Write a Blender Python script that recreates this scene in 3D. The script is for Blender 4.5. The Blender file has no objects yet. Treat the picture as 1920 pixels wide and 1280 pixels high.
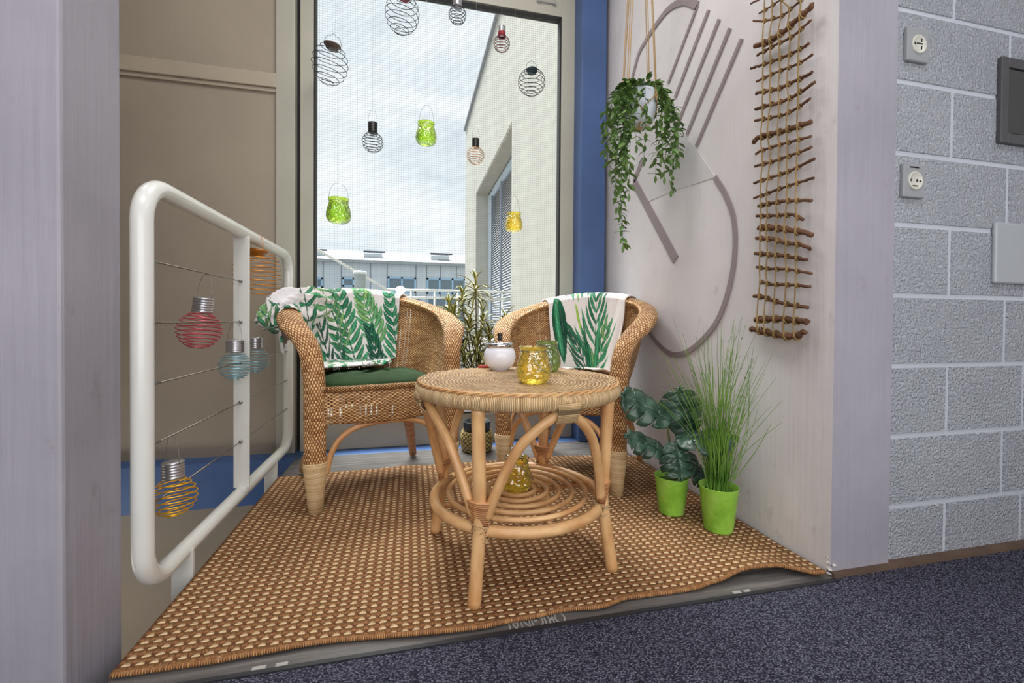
import bpy, math, random
import numpy as np
from mathutils import Vector, Matrix, noise
PI = math.pi
R = math.radians
random.seed(7)
scene = bpy.context.scene
COL = scene.collection

# ------------------------------------------------------------------ camera
F = 810.0; YAW = R(13.07); PITCH = R(0.7); ROLL = R(0.4); PPY = 611.4; EYE = 0.68
fw = Vector((math.sin(YAW)*math.cos(PITCH), math.cos(YAW)*math.cos(PITCH), -math.sin(PITCH)))
rt = Vector((math.cos(YAW), -math.sin(YAW), 0)); up = rt.cross(fw)
rt2 = math.cos(ROLL)*rt + math.sin(ROLL)*up; up2 = -math.sin(ROLL)*rt + math.cos(ROLL)*up
cam_d = bpy.data.cameras.new('camera'); cam = bpy.data.objects.new('camera', cam_d); COL.objects.link(cam)
M = Matrix((rt2, up2, -fw)).transposed().to_4x4(); M.translation = (0, 0, EYE)
cam.matrix_world = M
cam_d.sensor_width = 36; cam_d.lens = F/1920*36; cam_d.shift_y = -(640-PPY)/1920
cam_d.clip_start = 0.01; cam_d.clip_end = 300
scene.camera = cam

def ray(u, v):
    return fw + (u-960)/F*rt2 - (v-PPY)/F*up2
def on_z(u, v, z):
    r = ray(u, v); t = (z-EYE)/r.z; return Vector((r.x*t, r.y*t, z))
def on_x(u, v, X):
    r = ray(u, v); t = X/r.x; return Vector((X, r.y*t, EYE+r.z*t))
def on_y(u, v, Y):
    r = ray(u, v); t = Y/r.y; return Vector((r.x*t, Y, EYE+r.z*t))

# ------------------------------------------------------------------ node helpers
def lin(c):
    return tuple((x/12.92 if x <= 0.04045 else ((x+0.055)/1.055)**2.4) for x in c)
def rgb(r, g, b): return lin((r/255, g/255, b/255)) + (1,)

class S:
    """wraps a node socket so maths can be written inline"""
    def __init__(s, nt, k): s.nt = nt; s.k = k
    def _m(s, op, *a):
        n = s.nt.nodes.new('ShaderNodeMath'); n.operation = op
        for i, x in enumerate((s,)+a):
            if isinstance(x, S): s.nt.links.new(x.k, n.inputs[i])
            else: n.inputs[i].default_value = x
        return S(s.nt, n.outputs[0])
    def __add__(s, o): return s._m('ADD', o)
    def __sub__(s, o): return s._m('SUBTRACT', o)
    def __mul__(s, o): return s._m('MULTIPLY', o)
    def __truediv__(s, o): return s._m('DIVIDE', o)
    def sin(s): return s._m('SINE')
    def floor(s): return s._m('FLOOR')
    def fract(s): return s._m('FRACT')
    def abs(s): return s._m('ABSOLUTE')
    def sqrt(s): return s._m('SQRT')
    def max(s, o): return s._m('MAXIMUM', o)
    def min(s, o): return s._m('MINIMUM', o)
    def gt(s, o): return s._m('GREATER_THAN', o)
    def lt(s, o): return s._m('LESS_THAN', o)

class Mat:
    def __init__(s, name, rough=0.6, spec=0.4, metal=0.0, color=(0.5, 0.5, 0.5, 1)):
        s.m = bpy.data.materials.new(name); s.m.use_nodes = True; s.nt = s.m.node_tree
        s.b = s.nt.nodes['Principled BSDF']; s.out = s.nt.nodes['Material Output']
        s.b.inputs['Roughness'].default_value = rough; s.b.inputs['Metallic'].default_value = metal
        s.b.inputs['Specular IOR Level'].default_value = spec; s.b.inputs['Base Color'].default_value = color
    def node(s, t, **k):
        n = s.nt.nodes.new(t)
        for a, b in k.items(): setattr(n, a, b)
        return n
    def link(s, a, b): s.nt.links.new(a.k if isinstance(a, S) else a, b)
    def coord(s, kind='Object', scale=(1, 1, 1)):
        if not hasattr(s, 'tc'): s.tc = s.node('ShaderNodeTexCoord')
        mp = s.node('ShaderNodeMapping'); mp.inputs['Scale'].default_value = scale
        s.link(s.tc.outputs[kind], mp.inputs[0]); return mp.outputs[0]
    def xyz(s, vec):
        n = s.node('ShaderNodeSeparateXYZ'); s.link(vec, n.inputs[0])
        return S(s.nt, n.outputs[0]), S(s.nt, n.outputs[1]), S(s.nt, n.outputs[2])
    def noise(s, vec, scale, detail=3, rough=0.5, dist=0):
        n = s.node('ShaderNodeTexNoise'); s.link(vec, n.inputs['Vector'])
        n.inputs['Scale'].default_value = scale; n.inputs['Detail'].default_value = detail
        n.inputs['Roughness'].default_value = rough; n.inputs['Distortion'].default_value = dist
        return S(s.nt, n.outputs[0])
    def voro(s, vec, scale, feature='F1', out=0):
        n = s.node('ShaderNodeTexVoronoi'); n.feature = feature; s.link(vec, n.inputs['Vector'])
        n.inputs['Scale'].default_value = scale; return S(s.nt, n.outputs[out])
    def white(s, val):
        n = s.node('ShaderNodeTexWhiteNoise', noise_dimensions='1D'); s.link(val, n.inputs['W']); return S(s.nt, n.outputs[0])
    def ramp(s, fac, stops):
        n = s.node('ShaderNodeValToRGB'); s.link(fac, n.inputs[0]); e = n.color_ramp.elements
        while len(e) < len(stops): e.new(0.5)
        for i, (p, c) in enumerate(stops): e[i].position = p; e[i].color = c
        return n.outputs[0]
    def mix(s, fac, a, b, blend='MIX'):
        n = s.node('ShaderNodeMix', data_type='RGBA', blend_type=blend)
        for sock, x in ((n.inputs[0], fac), (n.inputs[6], a), (n.inputs[7], b)):
            if isinstance(x, (tuple, int, float)): sock.default_value = x
            else: s.link(x, sock)
        return n.outputs[2]
    def color(s, c):
        if isinstance(c, tuple): s.b.inputs['Base Color'].default_value = c
        else: s.link(c, s.b.inputs['Base Color'])
        return s
    def bump(s, h, dist=0.002, strength=1.0):
        n = s.node('ShaderNodeBump'); s.link(h, n.inputs['Height']); n.inputs['Distance'].default_value = dist
        n.inputs['Strength'].default_value = strength
        if getattr(s, 'lastb', None): s.link(s.lastb, n.inputs['Normal'])
        s.lastb = n.outputs[0]; s.link(n.outputs[0], s.b.inputs['Normal']); return s

def paint(name, c, rough=0.55, var=0.05, stroke=0.0006, stain=None, spec=0.35):
    m = Mat(name, rough, spec)
    o = m.coord('Object'); n1 = m.noise(o, 3.0, 4)
    st = m.noise(m.coord('Object', (60, 60, 3)), 1.0, 3)
    n2 = m.noise(o, 45, 4, 0.6)
    dark = tuple(x*(1-3*var) for x in c[:3]) + (1,); light = tuple(min(1, x*(1+2*var)) for x in c[:3]) + (1,)
    col = m.ramp(n1, [(0.3, dark), (0.7, light)])
    if stain:
        v = m.noise(m.coord('Object', (1, 1, 0.6)), 14, 6, 0.7)
        x, y, z = m.xyz(o)
        msk = ((v-0.62)*9).max(0.0).min(1.0)*stain[1]
        col = m.mix(msk, col, stain[0])
    m.color(col); m.bump(st, stroke); m.bump(n2, 0.0006); return m.m
def plain(name, c, rough=0.5, metal=0.0, spec=0.5, var=0.06, bumps=0.0):
    m = Mat(name, rough, spec, metal)
    n = m.noise(m.coord('Object'), 12, 3)
    m.color(m.ramp(n, [(0.3, tuple(x*(1-var) for x in c[:3])+(1,)), (0.7, tuple(min(1, x*(1+var)) for x in c[:3])+(1,))]))
    if bumps: m.bump(m.noise(m.coord('Object'), 150, 2), bumps)
    return m.m

def weave(name, dark, mid, light, holes=0.0, depth=0.003, rough=0.5):
    """basket weave, one stake per U unit, one weaver per V unit"""
    m = Mat(name, rough, 0.35)
    x, y, z = m.xyz(m.coord('UV'))
    wob = m.noise(m.coord('UV'), 0.35, 2)
    xx = x + (wob-0.5)*0.7; yy = y + (wob-0.5)*1.4
    a = ((xx + yy.floor())*PI).sin()
    f = yy.fract()*2-1
    prof = (S(m.nt, (f*f).k)*-1+1).max(0).sqrt()
    h = (a*0.5+0.5)*prof
    rnd = m.white(yy.floor()*1.37+(xx*0.25+yy.floor()*0.4).floor()*7.7)
    col = m.ramp(h, [(0.05, dark), (0.4, mid), (0.85, light)])
    tint = m.ramp(rnd, [(0.0, (0.72, 0.58, 0.45, 1)), (0.5, (1, 0.97, 0.93, 1)), (1.0, (1.12, 1.1, 1.02, 1))])
    big = m.ramp(m.noise(m.coord('UV'), 0.12, 2), [(0.35, (0.82, 0.76, 0.7, 1)), (0.65, (1.05, 1.04, 1.0, 1))])
    m.color(m.mix(1.0, m.mix(1.0, col, tint, 'MULTIPLY'), big, 'MULTIPLY'))
    m.bump(h, depth)
    if holes:
        colr = m.white((xx*1.0).floor())
        zone = m.noise(m.coord('UV'), 0.11, 2)
        gap = h.lt(0.16)*((colr+zone*0.9).gt(1.5-holes))
        al = gap*-1+1
        m.link(al, m.b.inputs['Alpha'])
    return m.m

RAT_D, RAT_M, RAT_L = rgb(110, 70, 36), rgb(190, 144, 98), rgb(230, 196, 150)
def cane(name, c1, c2, rough=0.32):
    m = Mat(name, rough, 0.5)
    o = m.coord('UV', (3, 12, 1)); n = m.noise(o, 1.2, 3); n2 = m.noise(m.coord('Object'), 9, 3)
    col = m.ramp(n2, [(0.3, c1), (0.7, c2)])
    col = m.mix(0.35, col, m.ramp(n, [(0.3, rgb(150, 95, 50)), (0.6, rgb(225, 180, 125))]))
    x, y, z = m.xyz(m.coord('UV'))
    node = m.white((y*4.0).floor())
    m.color(col); m.bump(m.noise(m.coord('UV', (60, 3, 1)), 1, 2), 0.0004); return m.m
def wrap(name, c1, c2, per_m=260):
    """thin rattan peel wound round a pole; UV v is in metres along the pole"""
    m = Mat(name, 0.42, 0.45)
    x, y, z = m.xyz(m.coord('UV'))
    v = y*per_m + x*0.9
    prof = (v*PI).sin().abs()
    rnd = m.white(v.floor())
    col = m.ramp(rnd, [(0.0, c1), (0.6, c2), (1.0, tuple(min(1, q*1.12) for q in c2[:3])+(1,))])
    col = m.mix((prof*-1+1)*0.55, col, rgb(95, 60, 30))
    m.color(col); m.bump(prof, 0.0018); return m.m

# ------------------------------------------------------------------ mesh helpers
def mesh(name, verts, faces, mat, parent=None, uvs=None, smooth=True, loc=None):
    me = bpy.data.meshes.new(name)
    if loc is not None: verts = [(v[0]-loc[0], v[1]-loc[1], v[2]-loc[2]) for v in verts]
    me.from_pydata([tuple(v) for v in verts], [], faces)
    if uvs is not None:
        ul = me.uv_layers.new(name='UVMap')
        li = np.empty(len(me.loops), dtype=np.int32); me.loops.foreach_get('vertex_index', li)
        ul.data.foreach_set('uv', np.array([uvs[i] for i in li] if not callable(uvs) else uvs(li), dtype=np.float32).ravel())
    if smooth: me.polygons.foreach_set('use_smooth', [True]*len(me.polygons))
    if mat: me.materials.append(mat)
    me.validate(); me.update()
    o = bpy.data.objects.new(name, me); COL.objects.link(o)
    if loc is not None: o.location = loc
    if parent: o.parent = parent
    return o
def bevel(o, w, seg=2):
    md = o.modifiers.new('bevel', 'BEVEL'); md.width = w; md.segments = seg; md.limit_method = 'ANGLE'; md.angle_limit = R(40)
    return o
def solid(o, t, off=0):
    md = o.modifiers.new('solid', 'SOLIDIFY'); md.thickness = t; md.offset = off; return o

class MB:
    """collects shapes for one mesh"""
    def __init__(s): s.v = []; s.f = []; s.uv = []
    def add(s, v, f, uv=None):
        k = len(s.v); s.v += [tuple(p) for p in v]; s.f += [tuple(i+k for i in q) for q in f]
        s.uv += uv if uv else [(0, 0)]*len(v); return s
    def box(s, a, b):
        x0, y0, z0 = a; x1, y1, z1 = b
        return s.add([(x0,y0,z0),(x1,y0,z0),(x1,y1,z0),(x0,y1,z0),(x0,y0,z1),(x1,y0,z1),(x1,y1,z1),(x0,y1,z1)],
              [(0,3,2,1),(4,5,6,7),(0,1,5,4),(1,2,6,5),(2,3,7,6),(3,0,4,7)])
    def grid(s, P, closed_u=False, closed_v=False, uvf=None):
        """P[i][j] rows i (v), columns j (u)"""
        n = len(P); c = len(P[0]); k = len(s.v)
        for i in range(n):
            for j in range(c):
                s.v.append(tuple(P[i][j])); s.uv.append(uvf(i, j) if uvf else (j/max(1, c-1), i/max(1, n-1)))
        for i in range(n if closed_v else n-1):
            for j in range(c if closed_u else c-1):
                i2 = (i+1) % n; j2 = (j+1) % c
                s.f.append((k+i*c+j, k+i*c+j2, k+i2*c+j2, k+i2*c+j))
        return s
    def tube(s, path, r, seg=10, closed=False, caps=True, flat=None, us=1.0, vs=1.0, upv=None):
        """path list of points, r float or list; flat=(a,b) scales the section; UV v in metres along * vs"""
        path = [Vector(p) for p in path]; n = len(path)
        rs = r if isinstance(r, (list, tuple)) else [r]*n
        tang = []
        for i in range(n):
            a = path[(i-1) % n] if (closed or i > 0) else path[0]
            b = path[(i+1) % n] if (closed or i < n-1) else path[-1]
            t = (b-a); tang.append(t.normalized() if t.length > 1e-9 else Vector((0, 0, 1)))
        t0 = tang[0]
        if upv is not None: nrm = Vector(upv)
        else: nrm = Vector((0, 0, 1)) if abs(t0.z) < 0.9 else Vector((1, 0, 0))
        nrm = (nrm - nrm.dot(t0)*t0).normalized()
        P = []; L = 0; uvl = []
        for i in range(n):
            t = tang[i]; nrm = (nrm - nrm.dot(t)*t)
            nrm = nrm.normalized() if nrm.length > 1e-6 else Vector((1, 0, 0))
            if upv is not None:
                q = Vector(upv); q = q - q.dot(t)*t
                if q.length > 1e-3: nrm = q.normalized()
            bi = t.cross(nrm)
            if i: L += (path[i]-path[i-1]).length
            fa, fb = flat if flat else (1, 1)
            P.append([path[i] + rs[i]*(math.cos(2*PI*j/seg)*nrm*fa + math.sin(2*PI*j/seg)*bi*fb) for j in range(seg+1)])
            uvl.append(L)
        k = len(s.v)
        s.grid(P, uvf=lambda i, j: (us*j/seg, vs*uvl[i]), closed_v=False)
        if closed:
            base = k; c = seg+1
            for j in range(seg): s.f.append((base+(n-1)*c+j, base+(n-1)*c+j+1, base+j+1, base+j))
        elif caps:
            c = seg+1
            s.f.append(tuple(k+j for j in range(seg-1, -1, -1))); s.f.append(tuple(k+(n-1)*c+j for j in range(seg)))
        return s
    def lathe(s, prof, seg=32, c=(0, 0, 0), disp=None, us=1.0, vs=1.0):
        P = []; L = 0; ls = []
        for i, (r, z) in enumerate(prof):
            if i: L += math.hypot(r-prof[i-1][0], z-prof[i-1][1])
            ls.append(L)
            row = []
            for j in range(seg+1):
                a = 2*PI*j/seg; rr = r
                if disp: rr += disp(a, z, r)
                row.append((c[0]+rr*math.cos(a), c[1]+rr*math.sin(a), c[2]+z))
            P.append(row)
        s.grid(P, uvf=lambda i, j: (us*j/seg, vs*ls[i])); return s
    def rot(s, Mx):
        s.v = [tuple(Mx @ Vector(v)) for v in s.v]; return s
    def build(s, name, mat, parent=None, smooth=True, loc=None):
        return mesh(name, s.v, s.f, mat, parent, s.uv, smooth, loc)

def thing(name, label, cat, loc=(0, 0, 0), rz=0, group=None):
    o = bpy.data.objects.new(name, None); COL.objects.link(o); o.empty_display_size = 0.05
    o.location = loc; o.rotation_euler = (0, 0, rz); o['label'] = label; o['category'] = cat
    if group: o['group'] = group
    return o
def tag(o, label, cat, group=None):
    o['label'] = label; o['category'] = cat
    if group: o['group'] = group
    return o
def struct(o, kind='structure'): o['kind'] = kind; return o
def spline(pts, n=8, closed=False):
    """Catmull-Rom through pts"""
    pts = [Vector(p) for p in pts]; out = []; m = len(pts)
    for i in range(m if closed else m-1):
        if closed: p0, p1, p2, p3 = pts[(i-1) % m], pts[i], pts[(i+1) % m], pts[(i+2) % m]
        else: p0, p1, p2, p3 = pts[max(0, i-1)], pts[i], pts[i+1], pts[min(m-1, i+2)]
        for k in range(n):
            t = k/n
            out.append(0.5*((2*p1)+(p2-p0)*t+(2*p0-5*p1+4*p2-p3)*t*t+(3*p1-p0-3*p2+p3)*t**3))
    if not closed: out.append(pts[-1])
    return out
def nz(x, y, z): return noise.noise(Vector((x, y, z)))

# ------------------------------------------------------------------ materials
M_WALL = paint('niche_white_paint', rgb(206, 201, 203), 0.5, 0.03, 0.0005)
M_PIER = paint('lilac_pier_paint', rgb(184, 184, 190), 0.5, 0.04, 0.0022)
M_BEIGE = paint('beige_panel_paint', rgb(168, 156, 140), 0.5, 0.02, 0.0002)
M_FRAME = paint('window_frame_paint', rgb(178, 175, 162), 0.4, 0.02, 0.0002)
M_BLUEC = paint('column_blue_paint', rgb(72, 96, 142), 0.45, 0.05, 0.0006)
M_BLUE = paint('blue_paint', rgb(74, 106, 160), 0.45, 0.05, 0.0006)
M_RELIEF = paint('taupe_relief_paint', rgb(150, 136, 138), 0.5, 0.03, 0.0003)
M_CEIL = paint('ceiling_paint', rgb(225, 223, 218), 0.6, 0.02)
M_RAIL = plain('white_gloss_metal', rgb(226, 226, 220), 0.2, spec=0.6, var=0.02)
M_STEEL = plain('steel_cable', rgb(150, 145, 138), 0.35, 0.9)
M_CHROME = plain('chrome', rgb(215, 215, 218), 0.1, 1.0)
M_SILVER = plain('silver_plastic', rgb(196, 196, 200), 0.28, 0.85)
M_BLACK = plain('black_plastic', rgb(24, 23, 24), 0.35)
M_RUBBER = plain('black_rubber_strip', rgb(38, 38, 42), 0.5)
M_GASKET = plain('black_gasket', rgb(30, 30, 30), 0.6)
M_WRAP = wrap('rattan_peel_wrap', rgb(206, 168, 118), rgb(232, 200, 152))
M_WRAPD = wrap('dark_rattan_wrap', rgb(168, 104, 60), rgb(202, 142, 92), 200)
M_CANE = cane('rattan_cane', rgb(196, 138, 84), rgb(232, 190, 136))
M_CANED = cane('rattan_cane_brown', rgb(160, 104, 62), rgb(205, 152, 100))
M_WEAVE = weave('wicker_weave', RAT_D, RAT_M, RAT_L, 0.0, 0.003)
M_WEAVEH = weave('open_wicker_weave', rgb(118, 80, 46), rgb(192, 150, 106), rgb(230, 196, 150), 0.33, 0.0025)
M_WEAVEP = weave('post_wicker_weave', rgb(132, 82, 44), rgb(208, 160, 110), rgb(246, 216, 170), 0.0, 0.004)
M_BRAID = weave('braided_rim_weave', rgb(104, 62, 30), rgb(184, 136, 84), rgb(226, 190, 138), 0.0, 0.005)
M_TOPW = weave('tabletop_weave', rgb(120, 88, 58), rgb(214, 178, 134), rgb(250, 228, 192), 0.0, 0.004)
M_ROPE = plain('jute_rope', rgb(150, 124, 80), 0.85, spec=0.1, var=0.25, bumps=0.001)
M_STICK = plain('twig_bark', rgb(104, 74, 56), 0.8, spec=0.15, var=0.45, bumps=0.002)
M_WIRE_D = plain('dark_wire', rgb(52, 50, 52), 0.4, 0.6)
M_THREAD = plain('nylon_thread', rgb(200, 200, 200), 0.4)

def metallic_wire(name, c): return plain(name, c, 0.3, 0.55)
M_PINK = metallic_wire('pink_wire', rgb(206, 92, 106)); M_YEL = metallic_wire('yellow_wire', rgb(240, 180, 30))
M_BLU = metallic_wire('pale_blue_wire', rgb(150, 190, 200)); M_ORA = metallic_wire('orange_wire', rgb(222, 140, 20))
M_REDC = plain('red_plastic', rgb(150, 40, 50), 0.35); M_TEAL = plain('teal_plastic', rgb(20, 60, 66), 0.35)
M_BROWN = plain('brown_plastic', rgb(96, 76, 70), 0.35); M_ORC = plain('orange_plastic', rgb(160, 96, 14), 0.35)
M_PEACH = metallic_wire('peach_wire', rgb(190, 150, 120)); M_REDW = metallic_wire('dark_red_wire', rgb(110, 50, 52))

def glass(name, tint, gloss=0.35, dif=0.25, rough=0.04, bump=True):
    m = Mat(name); nt = m.nt
    tr = m.node('ShaderNodeBsdfTransparent'); tr.inputs[0].default_value = tint
    gl = m.node('ShaderNodeBsdfGlossy'); gl.inputs['Roughness'].default_value = rough; gl.inputs[0].default_value = (1, 1, 1, 1)
    tl = m.node('ShaderNodeBsdfTranslucent'); tl.inputs[0].default_value = tint
    df = m.node('ShaderNodeBsdfDiffuse'); df.inputs[0].default_value = tint
    ad = m.node('ShaderNodeMixShader'); m.link(tl.outputs[0], ad.inputs[1]); m.link(df.outputs[0], ad.inputs[2])
    mx = m.node('ShaderNodeMixShader'); mx.inputs[0].default_value = dif
    m.link(tr.outputs[0], mx.inputs[1]); m.link(ad.outputs[0], mx.inputs[2])
    fr = m.node('ShaderNodeFresnel'); fr.inputs[0].default_value = 1.5
    if bump:
        v = m.voro(m.coord('Object'), 48); b = m.node('ShaderNodeBump'); b.inputs['Distance'].default_value = 0.007
        b.invert = True
        m.link(v, b.inputs['Height'])
        for n in (gl, fr, df): m.link(b.outputs[0], n.inputs['Normal'])
    m2 = m.node('ShaderNodeMixShader'); f = S(nt, fr.outputs[0])*(1.0)+gloss*0.25
    m.link(f, m2.inputs[0]); m.link(mx.outputs[0], m2.inputs[1]); m.link(gl.outputs[0], m2.inputs[2])
    m.link(m2.outputs[0], m.out.inputs[0]); return m.m
M_GYEL = glass('yellow_hammered_glass', rgb(246, 222, 84), dif=0.28)
M_GGRN = glass('dark_green_hammered_glass', rgb(150, 176, 90), dif=0.3)
M_GLIME = glass('lime_hammered_glass', rgb(188, 224, 66), dif=0.3)
def pane_mat():
    m = Mat('window_glass'); tr = m.node('ShaderNodeBsdfTransparent'); gl = m.node('ShaderNodeBsdfGlossy'); gl.inputs['Roughness'].default_value = 0.02
    tr.inputs[0].default_value = (0.95, 0.97, 0.97, 1)
    mx = m.node('ShaderNodeMixShader'); mx.inputs[0].default_value = 0.0
    m.link(tr.outputs[0], mx.inputs[1]); m.link(gl.outputs[0], mx.inputs[2]); m.link(mx.outputs[0], m.out.inputs[0]); return m.m
M_PANE = pane_mat()

# block wall paint: rough glossy stipple
def block_mat():
    m = Mat('painted_blockwork', 0.24, 0.55)
    o = m.coord('Object'); n = m.noise(o, 120, 3, 0.6); n1 = m.noise(o, 2.5, 3)
    m.color(m.ramp(n1, [(0.3, rgb(172, 176, 185)), (0.7, rgb(186, 190, 198))]))
    m.bump((n-0.40).max(0.0), 0.020); m.bump(m.noise(o, 30, 3), 0.002); return m.m
M_BLOCK = block_mat()
def carpet_mat():
    m = Mat('dark_blue_loop_carpet', 0.95, 0.1)
    o = m.coord('Object'); v = m.voro(m.coord('Object', (1, 1.5, 1)), 210); n = m.noise(o, 190, 3, 0.75); n1 = m.noise(o, 60, 3)
    f = v*0.9+n*0.8-0.15
    col = m.ramp(f, [(0.22, rgb(180, 181, 194)), (0.50, rgb(104, 104, 118)), (0.82, rgb(28, 27, 36))])
    m.color(m.mix(0.2, col, m.ramp(n1, [(0.3, rgb(60, 60, 78)), (0.7, rgb(104, 105, 126))])))
    m.bump(f*-1, 0.004); return m.m
M_CARPET = carpet_mat()
def vinyl_mat():
    m = Mat('grey_wood_vinyl', 0.27, 0.6)
    n = m.noise(m.coord('Object', (4, 60, 1)), 1.0, 5, 0.6); n2 = m.noise(m.coord('Object'), 3, 3)
    col = m.ramp(n, [(0.3, rgb(66, 64, 64)), (0.55, rgb(102, 98, 96)), (0.75, rgb(140, 136, 132))])
    m.color(m.mix(0.3, col, m.ramp(n2, [(0.3, rgb(80, 76, 74)), (0.7, rgb(118, 114, 112))])))
    x, y, z = m.xyz(m.coord('Object'))
    m.bump(n, 0.0004); return m.m
M_VINYL = vinyl_mat()
def rug_mat():
    m = Mat('flat_woven_jute_rug', 0.85, 0.15)
    x, y, z = m.xyz(m.coord('UV'))       # UV: 1 unit = one cell
    wob = m.noise(m.coord('UV'), 0.5, 2)
    x2 = x + (wob-0.5)*0.16; y2 = y + (m.noise(m.coord('UV'), 0.4, 2)-0.5)*0.3
    fx = x2.fract()-0.5; fy = y2.fract()-0.5
    # beige tuft: half-width .36 of the cell, arched
    ax = (fx/0.35); arch = fy + ax*ax*0.16
    inx = (ax*ax*-1+1).max(0).sqrt()
    h1 = (inx*0.25 - (arch-0.08).abs()).max(0)*3.2
    fxb = (x2+0.5).fract()-0.5; fyb = (y2+0.5).fract()-0.5
    axb = fxb/0.30; inb = (axb*axb*-1+1).max(0).sqrt()
    h2 = (inb*0.45 - fyb.abs()).max(0)*2.0
    fib = m.noise(m.coord('UV', (14, 2.2, 1)), 1.0, 3, 0.6)
    rnd = m.noise(m.coord('UV'), 0.55, 2)
    brown = m.ramp(fib, [(0.25, rgb(78, 50, 32)), (0.5, rgb(146, 102, 68)), (0.75, rgb(186, 142, 98))])
    brown = m.mix(1.0, brown, m.ramp(rnd, [(0.35, (0.84, 0.78, 0.74, 1)), (0.6, (1.02, 0.98, 0.94, 1))]), 'MULTIPLY')
    beige = m.ramp(fib, [(0.2, rgb(192, 158, 118)), (0.6, rgb(236, 206, 164))])
    green = rgb(92, 76, 46)  # dark tone painted in as the shadow between stacked tufts
    tuft_shade = (ax.abs().lt(0.85)*((fy+0.42).abs().lt(0.22)))
    base = m.mix(tuft_shade*0.65, brown, green)
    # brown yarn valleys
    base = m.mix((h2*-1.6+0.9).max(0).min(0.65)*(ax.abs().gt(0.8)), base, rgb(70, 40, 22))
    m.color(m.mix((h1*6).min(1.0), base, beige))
    m.bump(h1.max(h2*0.55)+fib*0.12, 0.007); return m.m
M_RUG = rug_mat()
def throw_mat():
    m = Mat('leaf_print_fleece', 0.85, 0.15)
    a = m.node('ShaderNodeAttribute'); a.attribute_name = 'print'
    m.color(a.outputs[0]); m.bump(m.noise(m.coord('Object'), 350, 2), 0.0008)
    m.b.inputs['Sheen Weight'].default_value = 0.3
    return m.m
M_THROW = throw_mat()
M_CUSH = plain('dark_green_cotton', rgb(40, 62, 34), 0.8, spec=0.15, var=0.15, bumps=0.0006)

def leafmat(name, c1, c2, rough=0.45, scale=25):
    m = Mat(name, rough, 0.4); m.color(m.ramp(m.noise(m.coord('Object'), scale, 2), [(0.3, c1), (0.7, c2)]))
    return m.m
M_VINE = leafmat('vine_leaf', rgb(58, 90, 36), rgb(112, 144, 74), 0.5)
M_MON = leafmat('monstera_leaf', rgb(32, 54, 42), rgb(66, 94, 76), 0.26)
M_STEMG = leafmat('green_stem', rgb(70, 88, 40), rgb(98, 116, 60)); M_STEMB = leafmat('brown_stem', rgb(64, 48, 36), rgb(98, 78, 56), 0.8)
M_GRASS = leafmat('grass_blade', rgb(66, 108, 30), rgb(126, 164, 66), 0.5, 8)
def dracaena_mat():
    m = Mat('variegated_strap_leaf', 0.4, 0.4)
    x, y, z = m.xyz(m.coord('UV'))
    e = (x-0.5).abs()
    m.color(m.mix(e.gt(0.27)*0.9, m.ramp(y, [(0.0, rgb(112, 112, 44)), (0.4, rgb(74, 90, 40))]), rgb(204, 192, 118))); return m.m
M_DRAC = dracaena_mat()
def greenpot_mat():
    m = Mat('lime_green_pot', 0.35, 0.4)
    n = m.noise(m.coord('Object'), 16, 5, 0.65); 
    m.color(m.ramp(n, [(0.3, rgb(116, 170, 52)), (0.5, rgb(146, 200, 72)), (0.75, rgb(164, 210, 100))])); return m.m
M_GPOT = greenpot_mat()
M_SOIL = plain('soil', rgb(50, 40, 30), 0.95, spec=0.05, var=0.3, bumps=0.004)

# ------------------------------------------------------------------ throw print (painted leaves as a colour attribute)
def seg_leaf(px, py, col, P, Q, w, c, curve=0.0, vein=True):
    P = np.array(P); Q = np.array(Q); d = Q-P; L = np.hypot(*d); d = d/L; n = np.array((-d[1], d[0]))
    rx = px-P[0]; ry = py-P[1]
    t = (rx*d[0]+ry*d[1])/L; s = (rx*n[0]+ry*n[1]) - curve*L*np.sin(np.clip(t, 0, 1)*PI)
    ok = (t > 0) & (t < 1)
    tt = np.clip(t, 0.0001, 0.9999)
    hw = w*np.sin(PI*tt**0.8)**0.75
    m = ok & (np.abs(s) < hw)
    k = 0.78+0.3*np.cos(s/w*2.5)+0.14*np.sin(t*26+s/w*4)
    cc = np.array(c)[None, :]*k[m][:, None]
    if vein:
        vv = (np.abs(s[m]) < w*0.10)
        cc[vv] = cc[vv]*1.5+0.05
    col[m] = np.clip(cc, 0, 1)
def frond(px, py, col, P, Q, nl, ll, w, c1, c2, ang=55, rnd=None):
    P = np.array(P, float); Q = np.array(Q, float); d = (Q-P); L = np.hypot(*d); d /= L
    for i in range(nl):
        f = (i+0.6)/nl; b = P+d*L*f
        s_ = 1-0.55*f
        for sg in (-1, 1):
            a = R(ang-20*f)*sg
            dd = np.array((d[0]*math.cos(a)-d[1]*math.sin(a), d[0]*math.sin(a)+d[1]*math.cos(a)))
            k = rnd.random(); c = tuple(c1[q]*(1-k)+c2[q]*k for q in range(3))
            seg_leaf(px, py, col, b, b+dd*ll*s_*(0.85+0.3*rnd.random()), w, c, curve=0.06*sg)
    seg_leaf(px, py, col, P, Q, 0.003, c1, vein=False)
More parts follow.
